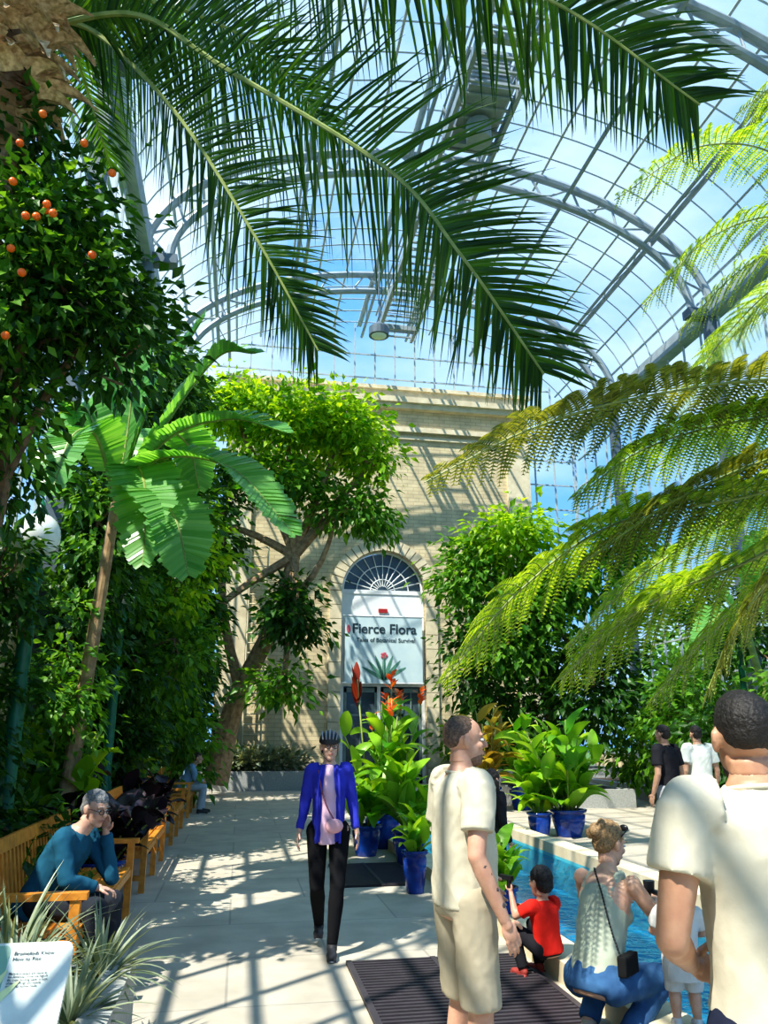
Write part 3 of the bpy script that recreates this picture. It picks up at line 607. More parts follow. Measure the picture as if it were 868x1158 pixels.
mk('fern_planter',[lathe([(.35,0),(.5,.55),(.53,.6),(.47,.6)],28,S(5.0,6.6,0),0)],[M['pot']],True)
# ------------------------------------------------------------ interpretive sign
sg=empty('interpretive_sign',S(-1.32,3.05,0),-PSI+.15)
mk('post',[tube([(0,.05,0),(0,.02,.73)],.03,8)],[M['steel_dark']],parent=sg)
pn=bpy.data.objects.new('panel_pivot',None); scene.collection.objects.link(pn); pn.parent=sg; pn.location=(0,0,.77); pn.rotation_euler=(rad(52),0,0)
def rrect(w,h,r,z0,z1,mi,cx=0,cy=0):
    o_=[]
    for sx,sy,a0 in((1,1,0),(-1,1,90),(-1,-1,180),(1,-1,270)):
        for a in np.linspace(a0,a0+90,6): o_.append((cx+sx*(w/2-r)+r*math.cos(rad(a)),cy+sy*(h/2-r)+r*math.sin(rad(a))) if False else (cx+sx*(w/2-r)+r*math.cos(rad(a)),cy+sy*(h/2-r)+r*math.sin(rad(a))))
    n=len(o_); V=[(x,y,z0) for x,y in o_]+[(x,y,z1) for x,y in o_]
    return (V,[list(range(n))[::-1],[n+i for i in range(n)]]+[[i,(i+1)%n,(i+1)%n+n,i+n] for i in range(n)],mi)
mk('panel',[rrect(.40,.30,.03,-.02,0,0),rrect(.17,.28,.02,0,.002,1,-.10,0)],[plain('sign_white',(.70,.77,.72),.4),plain('sign_green',(.28,.50,.36),.4,(.2,.4,.3),6)],parent=pn)
text('Bromeliads Know\nHow to Rise',.019,(0.0,.105,.003),ink,pn,(0,0,0))
text('Many bromeliads are native to\nthe Americas. Some live high in\nthe trees, holding water in cups\nof leaves. Frogs and insects\nmake their homes inside.',.0105,(0.0,.04,.003),ink,pn,(0,0,0),off=.004)
mk('printed_leaves',[blades([(-.10,-.12,.004)]*6,[(math.sin(a),math.cos(a),0) for a in np.linspace(-.8,.8,6)],[(0,0,1.)]*6,.2,.03,0,5,None,0,0)],[plain('print_leaf',(.75,.85,.45),.6)],parent=pn)
# ------------------------------------------------------------ PEOPLE
def bm_new(): return bmesh.new()
def add(bm,part):
    V,F,_=part; vs=[bm.verts.new(tuple(v)) for v in np.asarray(V,float)]
    for f in F:
        try: bm.faces.new([vs[i] for i in f])
        except ValueError: pass
def cone(bm,p1,r1,p2,r2,n=16): add(bm,tube([p1,(Vector(p1)+Vector(p2))/2,p2],[r1,(r1+r2)/2,r2],n))
def ball(bm,p,r,R=None): add(bm,sphere(p,r,0,16,12,R))
def loft(bm,secs,n=24):
    V=[];F=[];k=len(secs)
    for c_,a_,b_ in secs:
        for j in range(n):
            t=2*math.pi*j/n; ct,st_=math.cos(t),math.sin(t)
            ct=math.copysign(abs(ct)**.85,ct); st_=math.copysign(abs(st_)**.85,st_)
            V.append(tuple(c_+a_*ct+b_*st_))
    for i in range(k-1):
        for j in range(n): F.append([i*n+j,i*n+(j+1)%n,(i+1)*n+(j+1)%n,(i+1)*n+j])
    F.append(list(range(n))[::-1]); F.append([(k-1)*n+j for j in range(n)])
    add(bm,(V,F,0))
def solid(name,bm,vox,mat,parent,smooth=4,fold=0,freq=9,stretch=(1,1,.5),ridge=0):
    bmesh.ops.recalc_face_normals(bm,faces=bm.faces)
    me=bpy.data.meshes.new(name); bm.to_mesh(me); bm.free()
    ob=bpy.data.objects.new(name,me); scene.collection.objects.link(ob)
    m=ob.modifiers.new('r','REMESH'); m.mode='VOXEL'; m.voxel_size=vox; m.adaptivity=0
    s=ob.modifiers.new('s','SMOOTH'); s.iterations=smooth; s.factor=.5
    dg=bpy.context.evaluated_depsgraph_get(); me2=bpy.data.meshes.new_from_object(ob.evaluated_get(dg))
    ob.modifiers.clear(); ob.data=me2; me2.materials.clear(); me2.materials.append(mat)
    if fold:
        nn=[v.normal.copy() for v in me2.vertices]
        for v,n_ in zip(me2.vertices,nn):
            c_=v.co; q=Vector((c_.x*stretch[0],c_.y*stretch[1],c_.z*stretch[2]))*freq
            f=noise.noise(q)*(.6 if ridge else 1)+.3*noise.noise(q*2.3+Vector((3,1,7)))
            if ridge:
                q2=Vector((c_.x+c_.z*.55,c_.y-c_.z*.4,c_.z*.5+c_.x*.5))*freq*1.1+Vector((5,2,1))
                q3=Vector((c_.x-c_.z*.8,c_.y+c_.z*.3,c_.z*.4-c_.x*.3))*freq*2.1
                f+=ridge*((1-3.0*abs(noise.noise(q2)))*.7+(1-3.0*abs(noise.noise(q3)))*.3)
            v.co+=n_*f*fold
    me2.polygons.foreach_set('use_smooth',[True]*len(me2.polygons)); me2.update()
    if parent: ob.parent=parent
    return ob
SK={}
def skin(c):
    if c not in SK: SK[c]=plain('skin_%d'%len(SK),c,.48,(c[0]*.88,c[1]*.80,c[2]*.78),22,bump=.12,sss=.12)
    return SK[c]
CL={}
def cloth(c,c2=None,sc=10):
    if (c,c2) not in CL: CL[(c,c2)]=plain('cloth_%d'%len(CL),c,.9,c2 or tuple(x*.88 for x in c),sc,bump=.25,spec=.15,detail=9)
    return CL[(c,c2)]
eyew=plain('eye_white',(.72,.72,.70),.2); eyed=plain('eye_dark',(.02,.012,.01),.1); lipm=plain('lips',(.50,.20,.16),.5)
blackm=plain('black_plastic',(.015,.015,.018),.3)
def hand(name,parent,w,d,nrml,side,sm,s=1.0,curl=.5):
    d=Vector(d).normalized(); z=Vector(nrml); z=(z-d*z.dot(d)).normalized(); x=d.cross(z)
    def L(a,b,c_): return Vector(w)+(x*a+d*b+z*c_)*s
    bm=bm_new()
    Rm=Matrix((x,d,z)).transposed()
    ball(bm,L(0,.048,0),(.037*s,.050*s,.015*s),Rm); cone(bm,L(0,-.02,0),.024*s,L(0,.03,0),.024*s)
    for fx,ln,y0 in((-.029,.066,.078),(-.010,.078,.086),(.010,.074,.085),(.029,.058,.076)):
        fx=-fx if side>0 else fx
        p=L(-fx,y0,0); ang=0.0; r=.0088*s
        ball(bm,p,r*1.05)
        for k,f in enumerate((.45,.31,.26)):
            ang+=curl*(.5 if k==0 else .8)
            dv=(d*math.cos(ang)-z*math.sin(ang)); q=p+dv*ln*f*s
            cone(bm,p,r,q,r*.9,10); ball(bm,q,r*.92); p=q; r*=.9
    p=L(side*.03,.022,-.004)
    dv=(x*side*.75+d*.65-z*.25).normalized(); q=p+dv*.036*s; cone(bm,p,.012*s,q,.0105*s,10); ball(bm,q,.0105*s)
    dv=(x*side*.35+d*.9-z*.35).normalized(); q2=q+dv*.03*s; cone(bm,q,.010*s,q2,.008*s,10); ball(bm,q2,.008*s)
    return solid(name,bm,.0045*max(s,.8),sm,parent,2)
TS=[(-.24,.12,.095),(-.10,.165,.12),(.1,.155,.112),(.35,.138,.10),(.6,.150,.108),(.8,.165,.110),(.93,.155,.095),(1.01,.130,.080),(1.08,.082,.066),(1.14,.062,.060)]
DJ=dict(pel=(0,0,.95),shL=(-.185,0,1.42),shR=(.185,0,1.42),neck=(0,.005,1.49),head=(0,.03,1.61),elL=(-.245,-.03,1.12),elR=(.245,-.03,1.12),
        wrL=(-.26,.06,.87),wrR=(.26,.06,.87),hipL=(-.095,0,.92),hipR=(.095,0,.92),knL=(-.10,.02,.49),knR=(.10,.02,.49),anL=(-.10,-.01,.09),anR=(.10,-.01,.09))
def person(name,loc,rz,J=None,sc=1,rs=1,hs=1,sk=(.62,.36,.24),top=(.8,.8,.75),sleeve=.6,bottom=(.7,.68,.6),legs='pants',hair=(.03,.02,.015),style='short',
           shoe=(.03,.03,.03),hy=0,hp=0,hemt=-.18,belly=0,curl=(.4,.4),handdir=None,female=False,tank=False,folds=.006,hr=0,pantcol2=None,slim=1.0,beard=None):
    E=empty(name,loc,rz,sc); j={k:Vector(v) for k,v in DJ.items()}
    if J: j.update({k:Vector(v) for k,v in J.items()})
    sm=skin(sk); chs=(j['shL']+j['shR'])/2; pel=j['pel']; up=(chs-pel).normalized(); Ls=(chs-pel).length
    lh=(j['hipR']-j['hipL']).normalized(); ls=(j['shR']-j['shL']).normalized()
    def sec(t,w,d,fo=0):
        c_=pel.lerp(chs,t); la=lh.lerp(ls,min(1,max(0,t))).normalized(); fw=up.cross(la).normalized()
        return (c_+fw*fo,la*w*rs,fw*d*rs)
    ws=.9 if female else 1.0
    bm=bm_new(); loft(bm,[sec(t,w*ws,d) for t,w,d in TS])
    hc=j['head']; cone(bm,chs-up*.02,.058*rs*ws,j['neck'],.056*rs*ws)
    cone(bm,j['neck']-up*.03,.057*rs*ws,hc+Vector((0,-.015*hs,-.05*hs)),.053*hs*ws)
    k=.9 if female else 1.0
    for s in'LR':
        a,b_,c_=j['sh'+s],j['el'+s],j['wr'+s]
        ball(bm,a,.055*rs*k); cone(bm,a,.051*rs*k,a.lerp(b_,.45),.050*rs*k); cone(bm,a.lerp(b_,.45),.050*rs*k,b_,.040*rs*k); ball(bm,b_,.041*rs*k); m_=b_.lerp(c_,.25); cone(bm,b_,.039*rs*k,m_,.042*rs*k); cone(bm,m_,.042*rs*k,c_,.026*rs*k); ball(bm,c_,.026*rs*k)
        a,b_,c_=j['hip'+s],j['kn'+s],j['an'+s]
        ball(bm,a,.095*rs); cone(bm,a,.09*rs,b_,.058*rs); ball(bm,b_,.058*rs); m_=b_.lerp(c_,.3); cone(bm,b_,.055*rs,m_,.060*rs); cone(bm,m_,.060*rs,c_,.038*rs); ball(bm,c_,.04*rs)
    solid('body',bm,.011*max(.6,rs),sm,E,3)
    HR=(Matrix.Rotation(rad(hy),3,'Z')@Matrix.Rotation(rad(hp),3,'X')@Matrix.Rotation(rad(hr),3,'Y'))
    def H(x,y,z): return hc+HR@(Vector((x,y,z))*hs)
    def hb(bm,p,r): ball(bm,H(*p),tuple(q*hs for q in r),HR)
    bm=bm_new(); hb(bm,(0,-.012,.03),(.074,.096,.088)); hb(bm,(0,.018,-.035),(.060,.068,.078)); hb(bm,(0,.055,-.088),(.030,.026,.022)); hb(bm,(0,.03,-.07),(.05,.045,.035))
    cone(bm,H(0,.082,.018),.008*hs,H(0,.106,-.020),.012*hs); hb(bm,(0,.101,-.022),(.016,.012,.010)); hb(bm,(0,.072,.030),(.052,.016,.010))
    hb(bm,(-.035,.06,-.02),(.022,.022,.02)); hb(bm,(.035,.06,-.02),(.022,.022,.02)); hb(bm,(0,.083,-.055),(.022,.010,.012))
    for s in(-1,1): hb(bm,(s*.076,-.006,-.004),(.010,.019,.031)); hb(bm,(s*.083,-.014,.006),(.005,.014,.022))
    cone(bm,H(0,-.02,-.05),.053*hs*ws,H(0,-.02,-.05).lerp(j['neck'],.7),.056*hs*ws)
    solid('head',bm,.0055*hs,sm,E,2)
    fp=[]
    for s in(-1,1):
        fp.append(sphere(H(s*.031,.0765,.008),(.0125*hs,.0125*hs,.008*hs),0,10,8,HR)); fp.append(sphere(H(s*.031,.0855,.008),.0058*hs,1,8,6))
        fp.append(sphere(H(s*.031,.085,.034),(.017*hs,.005*hs,.0035*hs),3,8,6,HR))
    fp.append(sphere(H(0,.091,-.052),(.021*hs,.006*hs,.004*hs),2,10,6,HR)); fp.append(sphere(H(0,.090,-.060),(.017*hs,.006*hs,.0045*hs),2,10,6,HR))
    hm=plain('hair_'+name,hair,.6,tuple(x*.4 for x in hair),90,bump=.45)
    mk('face_features',fp,[eyew,eyed,lipm,hm],True,E)
    if beard:
        bm=bm_new(); hb(bm,(0,.030,-.074),(.0515,.056,.044)); hb(bm,(0,.056,-.090),(.0315,.0275,.023))
        solid('beard',bm,.0055*hs,plain('beard_'+name,beard,.7,tuple(x*.6 for x in beard),90,bump=.4),E,1)
    bm=bm_new()
    if style in('short','fade'):
        hb(bm,(0,-.022,.044),(.0765,.094,.084))
        if style=='short': hb(bm,(0,-.055,-.002),(.070,.058,.06)); hb(bm,(0,-.01,.062),(.07,.088,.07))
        else: hb(bm,(0,-.045,.016),(.069,.064,.052)); hb(bm,(0,0.0,.068),(.064,.085,.064))
    elif style=='buzz':
        hb(bm,(0,-.020,.040),(.0745,.092,.082)); hb(bm,(0,-.050,.012),(.068,.060,.05))
    elif style=='long':
        hb(bm,(0,-.026,.042),(.086,.094,.090)); hb(bm,(0,-.07,-.06),(.078,.05,.12))
        for s in(-1,1): hb(bm,(s*.07,-.02,-.06),(.022,.045,.10))
    elif style=='bun':
        hb(bm,(0,-.024,.042),(.083,.096,.090)); hb(bm,(0,-.055,.0),(.072,.055,.065)); hb(bm,(0,-.115,.05),(.045,.042,.045)); hb(bm,(0.03,-.11,.09),(.025,.025,.03)); hb(bm,(-.03,-.13,.03),(.02,.03,.03))
    elif style=='bowl':
        hb(bm,(0,-.018,.045),(.084,.097,.088)); hb(bm,(0,-.05,-.01),(.078,.060,.065))
    elif style=='tied':
        hb(bm,(0,-.026,.042),(.080,.093,.086)); hb(bm,(0,-.055,-.01),(.074,.058,.07))
    solid('hair',bm,.0055*hs,hm,E,1,(.0015 if style in('buzz','fade') else .006)*hs,55,(1,1,.6))
    tm=cloth(top); bm=bm_new()
    secs=[]
    for t,w,d in((hemt,.174,.134),(.05,.170,.130),(.3,.158,.123),(.55,.164,.125),(.78,.180,.126),(.92,.178,.113),(1.0,.155,.095),(1.06,.100,.076),(1.10,.075,.067)):
        bl=belly*max(0,1-abs(t-.3)/.45)
        if tank:
            w-=.012; d-=.008
            if t>.95: continue
            if t>.9: w=.115; d=.100
            elif t>.7: w=.150
        if female and not tank: w*=.95
        secs.append(sec(t,(w*ws+bl*.3)*slim,(d+bl)*slim,bl*.5))
    loft(bm,secs)
    f=up.cross(ls).normalized()
    if tank:
        for s in(-1,1):
            la=ls*s
            cone(bm,pel.lerp(chs,.85)+la*.085+f*.06,.03,chs+la*.080+up*.040+f*.01,.024); cone(bm,pel.lerp(chs,.85)+la*.085-f*.06,.03,chs+la*.080+up*.040-f*.02,.024); ball(bm,chs+la*.080+up*.040,.024)
    if female and rs>.8:
        for s in(-1,1): ball(bm,pel.lerp(chs,.68)+ls*s*.07+f*.075,.062)
    if not tank:
        for s in'LR':
            a,b_,c_=j['sh'+s],j['el'+s],j['wr'+s]; inn=a.lerp(chs,.28)
            q=rs*ws*(.9 if sleeve>1 else 1)
            ball(bm,a.lerp(chs,.06),.075*q); cone(bm,inn-up*.01,.088*q,a,.074*q)
            if sleeve<=1: cone(bm,a,.074*q,a.lerp(b_,sleeve),.076*q)
            else:
                cone(bm,a,.070*q,b_,.057*q); ball(bm,b_,.057*q); cone(bm,b_,.057*q,b_.lerp(c_,min(1,sleeve-1)),.042*q)
    solid('top',bm,.0085*max(.7,rs),tm,E,2,folds,7,ridge=.9)
    if not tank and rs>.8:
        nc=pel.lerp(chs,1.10)
        mk('collar',[tube([nc+ls*.073*ws*math.cos(a)*rs+f*.066*math.sin(a)*rs+up*(-.008-.012*math.sin(a)) for a in np.linspace(0,2*math.pi,28)],.008,6)],[tm],True,E)
    pm_=cloth(bottom,pantcol2); bm=bm_new()
    loft(bm,[sec(t,w,d) for t,w,d in((-.20,.13,.115),(-.12,.166,.126),(0,.164,.122),(.12,.150,.112))])
    for s in'LR':
        a,b_,c_=j['hip'+s],j['kn'+s],j['an'+s]
        if legs=='shorts':
            ball(bm,a,.100*rs); cone(bm,a,.102*rs,a.lerp(b_,.97),.090*rs)
        elif legs=='tight':
            ball(bm,a,.096*rs); cone(bm,a,.094*rs,b_,.062*rs); ball(bm,b_,.062*rs); m_=b_.lerp(c_,.3); cone(bm,b_,.060*rs,m_,.063*rs); cone(bm,m_,.063*rs,c_,.042*rs)
        else:
            ball(bm,a,.100*rs); cone(bm,a,.100*rs,b_,.072*rs); ball(bm,b_,.072*rs); cone(bm,b_,.072*rs,c_,.058*rs)
    solid('trousers',bm,.009*max(.7,rs),pm_,E,2,folds*.8 if legs!='tight' else .002,8,ridge=.9)
    shm=plain('shoe_'+name,shoe,.6); slm=plain('sole_'+name,(.5,.5,.48),.7)
    sol=[]
    for s in'LR':
        an=j['an'+s]
        bm=bm_new(); q=rs if rs<.95 else 1
        ball(bm,(an.x,an.y-.005,an.z-.035*q),(.040*q,.055*q,.045*q)); ball(bm,(an.x,an.y+.10*q,an.z-.052*q),(.045*q,.09*q,.034*q)); cone(bm,an+Vector((0,0,.01)),.043*q,an-Vector((0,0,.04*q)),.043*q)
        ball(bm,(an.x,an.y+.05*q,an.z-.048*q),(.040*q,.10*q,.036*q)); add(bm,box((an.x,an.y+.06*q,an.z-.074*q),(.078*q,.235*q,.02*q)))
        solid('shoe_'+s,bm,.008*q,shm,E,2)
        sol.append(sphere((an.x,an.y+.06*q,an.z-.080*q),(.046*q,.135*q,.011*q),0,16,6))
    mk('shoe_soles',sol,[slm],True,E)
    hd=handdir or {}
    for i,s in enumerate('LR'):
        el,wr=j['el'+s],j['wr'+s]
        d,nr,tside=hd.get(s,((wr-el),Vector((-1,0,0)) if s=='L' else Vector((1,0,0)),None))
        d=Vector(d).normalized(); z=Vector(nr); z=(z-d*z.dot(d)).normalized(); x=d.cross(z)
        ts=tside if tside else (1 if x.y>0 else -1)
        hand('hand_'+s,E,wr,d,z,ts,sm,(rs if rs<.9 else 1)*(.93 if female else 1),curl[i])
    return E,j,H,HR,hc
# 1 walking woman with helmet
E,j,H,HR,hc=person('woman_with_bicycle_helmet',S(-.45,6.72),math.pi-PSI+.05,dict(shL=(-.155,0,1.42),shR=(.155,0,1.42),elL=(-.205,-.04,1.16),elR=(.205,-.03,1.16),wrL=(-.245,.02,.92),wrR=(.245,.04,.92),
   knL=(-.085,.17,.51),anL=(-.05,.20,.09),knR=(.085,.05,.50),anR=(.07,-.26,.15)),sc=.94,sk=(.68,.44,.33),top=(.05,.06,.50),sleeve=1.9,bottom=(.012,.012,.014),legs='tight',hair=(.05,.035,.03),style='tied',shoe=(.04,.04,.045),female=True,hemt=-.22,folds=.008,hy=10)
bm=bm_new(); pel=j['pel']; chs=(j['shL']+j['shR'])/2
loft(bm,[(pel.lerp(chs,t)+Vector((0,.03,0)),Vector((w,0,0)),Vector((0,d,0))) for t,w,d in((-.26,.085,.126),(.1,.085,.124),(.4,.078,.124),(.65,.072,.146),(.85,.060,.122),(1.0,.050,.088),(1.10,.045,.055))])
solid('pink_shirt',bm,.01,cloth((.78,.52,.66)),E,2,.006,9)
mk('jacket_lapels',[tube(spline([(s*.060,.06,1.46),(s*.085,.13,1.36),(s*.092,.160,1.22),(s*.098,.155,1.02),(s*.10,.145,.84)],14),.012,8) for s in(-1,1)],[cloth((.05,.06,.50))],True,E)
bm=bm_new(); ball(bm,(-.05,.185,.98),(.080,.038,.060)); solid('waist_bag',bm,.008,cloth((.80,.45,.50)),E,2)
mk('bag_strap',[tube(spline([(.09,.10,1.42),(.07,.155,1.30),(.02,.185,1.15),(-.05,.19,1.03)],10),.006,6)],[cloth((.3,.1,.15))],True,E)
hp_=[]
bm=bm_new(); add(bm,sphere(hc+Vector((0,-.012,.048)),(.096,.130,.096),0,20,12))
bmesh.ops.bisect_plane(bm,geom=bm.verts[:]+bm.edges[:]+bm.faces[:],plane_co=hc+Vector((0,0,.042)),plane_no=(0,.22,1),clear_inner=True)
bmesh.ops.holes_fill(bm,edges=[e_ for e_ in bm.edges if e_.is_boundary])
solid('helmet_shell',bm,.006,plain('helmet_black',(.03,.03,.035),.35),E,1)
for x in(-.055,-.028,0,.028,.055):
    pts=[hc+Vector((x*(1+.25*math.sin(a)),-.012+.132*math.cos(a)*(1-abs(x)*2),.048+.100*math.sin(a)*(1-abs(x)*3.0))) for a in np.linspace(.2,2.8,12)]
    hp_.append(tube(pts,.0065,6))
mk('helmet_ribs',hp_,[plain('helmet_grey',(.35,.35,.37),.4)],True,E)
mk('glasses',[tube([H(s*.031+.022*math.cos(a),.098,.006+.017*math.sin(a)) for a in np.linspace(0,6.3,14)],.002,5) for s in(-1,1)]+[tube([H(-.01,.1,.01),H(.01,.1,.01)],.002,5),
   tube([hc+Vector((-.078,.0,.03)),hc+Vector((-.066,.01,-.07)),hc+Vector((0,.035,-.122)),hc+Vector((.066,.01,-.07)),hc+Vector((.078,.0,.03))],.0025,5)],[blackm],True,E)
# 2 standing man
E,j,H,HR,hc=person('man_in_cream_shirt_and_shorts',S(.36,3.85),rad(-68)-PSI,dict(elR=(.25,-.06,1.13),wrR=(.265,.06,.87),elL=(-.25,.0,1.13),wrL=(-.2,.2,.95),hipL=(-.095,0,.92),knL=(-.12,.04,.49),anL=(-.13,0,.09)),
   sc=.985,sk=(.62,.36,.25),top=(.60,.555,.43),sleeve=.66,bottom=(.47,.41,.30),legs='shorts',hair=(.16,.10,.07),style='buzz',shoe=(.6,.6,.6),hy=-14,belly=.02,hemt=-.12,folds=.0065,slim=.97,beard=(.30,.17,.11))
tt=[]
for k in range(6): tt.append(sphere(j['elR'].lerp(j['wrR'],.15+k*.12)+Vector((.034-.002*k,.0+.01*(k%2),0)),(.006,.013,.014),0,8,6))
mk('forearm_tattoo',tt,[plain('tattoo_ink',(.09,.08,.09),.6)],True,E)
# 3 man right, from behind
E,j,H,HR,hc=person('man_in_cream_shirt',S(.97,2.14),rad(6)-PSI,dict(shL=(-.195,0,1.44),shR=(.195,0,1.44),neck=(0,.01,1.50),head=(0,.03,1.605),elL=(-.275,-.02,1.14),wrL=(-.13,.20,1.03),elR=(.265,-.02,1.14),wrR=(.24,.16,.95)),
   sc=1.0,sk=(.52,.29,.18),top=(.62,.57,.44),sleeve=.52,bottom=(.02,.025,.05),hair=(.02,.015,.012),style='fade',hemt=-.08,folds=.0055,hy=-10,handdir={'L':((.9,.3,-.3),(-.3,.9,0),None)},beard=(.06,.04,.03))
# 4 crouching woman
E,j,H,HR,hc=person('crouching_woman_in_tank_top',S(1.16,4.75),rad(-48)-PSI,dict(pel=(0,0,.36),hipL=(-.10,0,.33),hipR=(.10,0,.33),shL=(-.165,.16,.81),shR=(.165,.16,.81),neck=(0,.18,.88),head=(0,.22,1.00),
   knL=(-.17,.40,.46),anL=(-.14,.10,.09),knR=(.15,.42,.30),anR=(.13,.06,.09),elL=(-.24,.30,.60),wrL=(-.10,.50,.66),elR=(.24,.30,.60),wrR=(.09,.52,.66)),sk=(.66,.41,.29),top=(.44,.48,.38),sleeve=.5,
   bottom=(.06,.15,.30),pantcol2=(.04,.10,.22),hair=(.40,.25,.12),style='bun',shoe=(.6,.5,.4),female=True,tank=True,hp=-15,hy=-15,hemt=-.02,handdir={'L':((.4,.8,.2),(-.5,0,.8),None),'R':((-.4,.8,.2),(.5,0,.8),None)})
mk('held_camera',[box((0,.61,.67),(.12,.05,.08)),lathe([(.03,0),(.035,.05)],14,(0,.61,.71)),],[blackm],parent=E)
mk('head_sunglasses',[sphere(H(s*.035,.06,.105),(.03,.012,.02),0,12,8) for s in(-1,1)]+[tube([H(-.065,.06,.10),H(-.086,0,.05)],.004),tube([H(.065,.06,.10),H(.086,0,.05)],.004),tube([H(-.03,.08,.1),H(.03,.08,.1)],.004)],[blackm],True,E)
bm=bm_new(); add(bm,box((.185,.02,.44),(.05,.17,.10),0,Matrix.Rotation(.15,3,'Z'))); solid('shoulder_bag',bm,.007,cloth((.015,.015,.016)),E,4)
st=[]
stp=spline([(.19,-.05,.48),(.14,-.05,.62),(.06,.01,.77),(-.05,.12,.87),(-.08,.22,.80)],40)
for q in stp: st.append(sphere(q,.0065,0,6,5))
mk('bag_strap',st+[tube(stp,.004,5)],[blackm],True,E)
# 5 boy red shirt
E,j,H,HR,hc=person('boy_in_red_shirt',S(1.13,5.95),rad(35)-PSI,dict(pel=(0,0,.21),hipL=(-.06,0,.20),hipR=(.06,0,.20),shL=(-.115,.03,.47),shR=(.115,.03,.47),neck=(0,.035,.52),head=(0,.045,.61),
   knL=(-.10,.24,.30),anL=(-.09,.16,.06),knR=(.10,.24,.30),anR=(.09,.18,.06),elL=(-.17,.13,.40),wrL=(-.14,.20,.54),elR=(.16,.14,.36),wrR=(.06,.24,.40)),rs=.63,hs=.88,sk=(.55,.33,.23),top=(.75,.03,.02),sleeve=.7,
   bottom=(.02,.02,.025),hair=(.012,.01,.01),style='bowl',shoe=(.35,.05,.04),hemt=-.15,handdir={'L':((0,.2,1),(-1,-.3,0),None)},folds=.004)
mk('toy_water_pistol',[box((-.14,.24,.63),(.03,.12,.03)),box((-.14,.21,.60),(.025,.03,.07))],[blackm],parent=E)
# 6 toddler
E,j,H,HR,hc=person('toddler_in_white_dress',S(1.58,4.6,.14),rad(-10)-PSI,dict(pel=(0,0,.34),hipL=(-.05,0,.33),hipR=(.05,0,.33),shL=(-.095,0,.55),shR=(.095,0,.55),neck=(0,0,.59),head=(0,.01,.67),
   knL=(-.05,.02,.18),anL=(-.05,0,.05),knR=(.05,.02,.18),anR=(.05,0,.05),elL=(-.13,.06,.45),wrL=(-.10,.15,.42),elR=(.13,.06,.45),wrR=(.10,.15,.42)),rs=.55,hs=.82,sk=(.60,.36,.25),top=(.62,.62,.60),sleeve=.6,bottom=(.6,.6,.58),legs='shorts',
   hair=(.02,.015,.01),style='bowl',shoe=(.6,.6,.6),hemt=-.5,folds=.004)
# 7 man on bench
E,j,H,HR,hc=person('seated_man_on_bench',(-1.27,6.05,0),rad(-104),dict(pel=(0,0,.54),hipL=(-.10,.04,.54),hipR=(.10,.04,.54),shL=(-.18,.22,.94),shR=(.18,.20,.95),neck=(0,.26,1.01),head=(0,.33,1.12),
   knL=(-.13,.46,.52),anL=(-.13,.44,.09),knR=(.13,.46,.52),anR=(.14,.40,.09),elL=(-.16,.42,.66),wrL=(-.115,.37,.96),elR=(.22,.28,.70),wrR=(.08,.42,.64)),sk=(.64,.40,.30),top=(.02,.11,.18),sleeve=1.95,bottom=(.03,.035,.045),
   hair=(.30,.30,.30),style='short',shoe=(.05,.04,.03),hy=-25,hp=-12,handdir={'L':((.15,.0,1),(-1,.2,0),None),'R':((-.5,.8,-.2),(0,0,1),None)},curl=(.5,.6),folds=.008)
mk('glasses',[tube([H(s*.031+.022*math.cos(a),.098,.006+.016*math.sin(a)) for a in np.linspace(0,6.3,14)],.0025,5) for s in(-1,1)]+[tube([H(-.01,.1,.01),H(.01,.1,.01)],.002,5),tube([H(.053,.097,.01),H(.078,0,.01)],.002,5),tube([H(-.053,.097,.01),H(-.078,0,.01)],.002,5)],[blackm],True,E)
# background people
person('man_in_black_shirt',S(3.72,10.7),rad(35)-PSI,None,sk=(.45,.27,.18),top=(.02,.02,.025),sleeve=.66,bottom=(.35,.36,.38),legs='shorts',style='short')
person('person_in_white_shirt',S(4.5,11.6),rad(10)-PSI,None,sk=(.5,.3,.2),top=(.65,.68,.62),sleeve=.66,bottom=(.05,.06,.1),style='short')
person('person_in_dark_jacket',S(1.04,7.9),rad(-60)-PSI,None,sc=.74,top=(.03,.03,.035),sleeve=1.95,bottom=(.04,.04,.05),hair=(.03,.02,.015),style='long',hs=1.1)
SJ=dict(pel=(0,0,.54),hipL=(-.10,.04,.54),hipR=(.10,.04,.54),shL=(-.18,.20,.94),shR=(.18,.20,.94),neck=(0,.24,1.0),head=(0,.30,1.11),
   knL=(-.13,.46,.52),anL=(-.13,.44,.09),knR=(.13,.46,.52),anR=(.14,.40,.09),elL=(-.22,.28,.70),wrL=(-.08,.42,.64),elR=(.22,.28,.70),wrR=(.08,.42,.64))
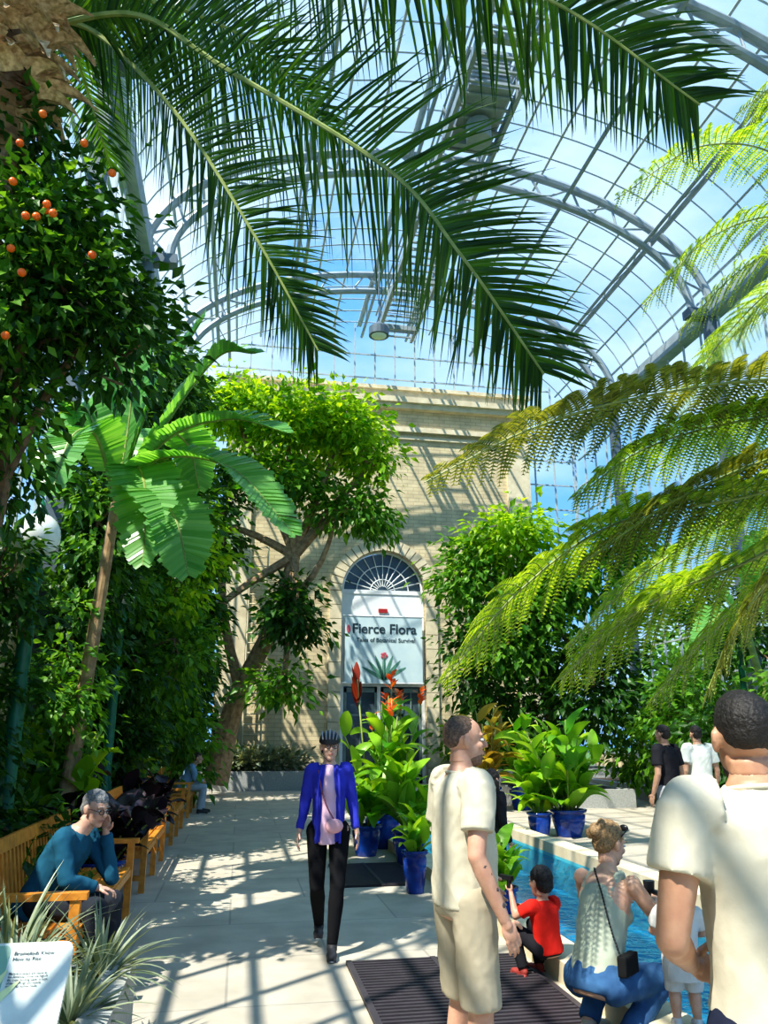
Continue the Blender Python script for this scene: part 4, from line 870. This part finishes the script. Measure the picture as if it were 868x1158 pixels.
person('seated_person_in_blue',(-1.15,18.0,0),rad(-90),SJ,top=(.25,.42,.62),sleeve=1.95,bottom=(.4,.45,.5),hair=(.1,.06,.04))
# ------------------------------------------------------------ light
sun=bpy.data.lights.new('sun','SUN'); sun.energy=7.0; sun.angle=rad(.5); sun.color=(1,.94,.82)
so=bpy.data.objects.new('sun',sun); scene.collection.objects.link(so)
d=S(.42,.52,-1.0); so.rotation_euler=d.to_track_quat('-Z','Y').to_euler(); so.location=(0,-5,30)
w=bpy.data.worlds.new('sky'); scene.world=w; w.use_nodes=True; nt=w.node_tree; nt.nodes.clear()
o=nt.nodes.new('ShaderNodeOutputWorld'); bg=nt.nodes.new('ShaderNodeBackground'); bg.inputs[1].default_value=1.2
tc=nt.nodes.new('ShaderNodeTexCoord'); n=nt.nodes.new('ShaderNodeTexNoise'); n.inputs['Scale'].default_value=2.2; n.inputs['Detail'].default_value=7
mp=nt.nodes.new('ShaderNodeMapping'); mp.inputs['Scale'].default_value=(1,1,2.0); mp.inputs['Location'].default_value=(3,1,0)
nt.links.new(tc.outputs['Generated'],mp.inputs[0]); nt.links.new(mp.outputs[0],n.inputs['Vector'])
r=nt.nodes.new('ShaderNodeValToRGB'); r.color_ramp.elements[0].position=.44; r.color_ramp.elements[0].color=(.16,.44,.88,1); r.color_ramp.elements[1].position=.72; r.color_ramp.elements[1].color=(.78,.90,1.0,1)
nt.links.new(n.outputs['Fac'],r.inputs['Fac'])
nt.links.new(r.outputs['Color'],bg.inputs[0]); nt.links.new(bg.outputs[0],o.inputs[0])
# ------------------------------------------------------------ camera
cam=bpy.data.cameras.new('camera'); co=bpy.data.objects.new('camera',cam); scene.collection.objects.link(co)
cam.sensor_fit='VERTICAL'; cam.sensor_height=36; cam.sensor_width=27; cam.lens=36*875/1158; cam.clip_end=300
co.location=(0,0,1.62); co.rotation_euler=(rad(106),0,-PSI); scene.camera=co
scene.view_settings.view_transform='Standard'
scene.view_settings.exposure=.1
try: scene.view_settings.look='Medium High Contrast'
except Exception as ex: print('look',ex)
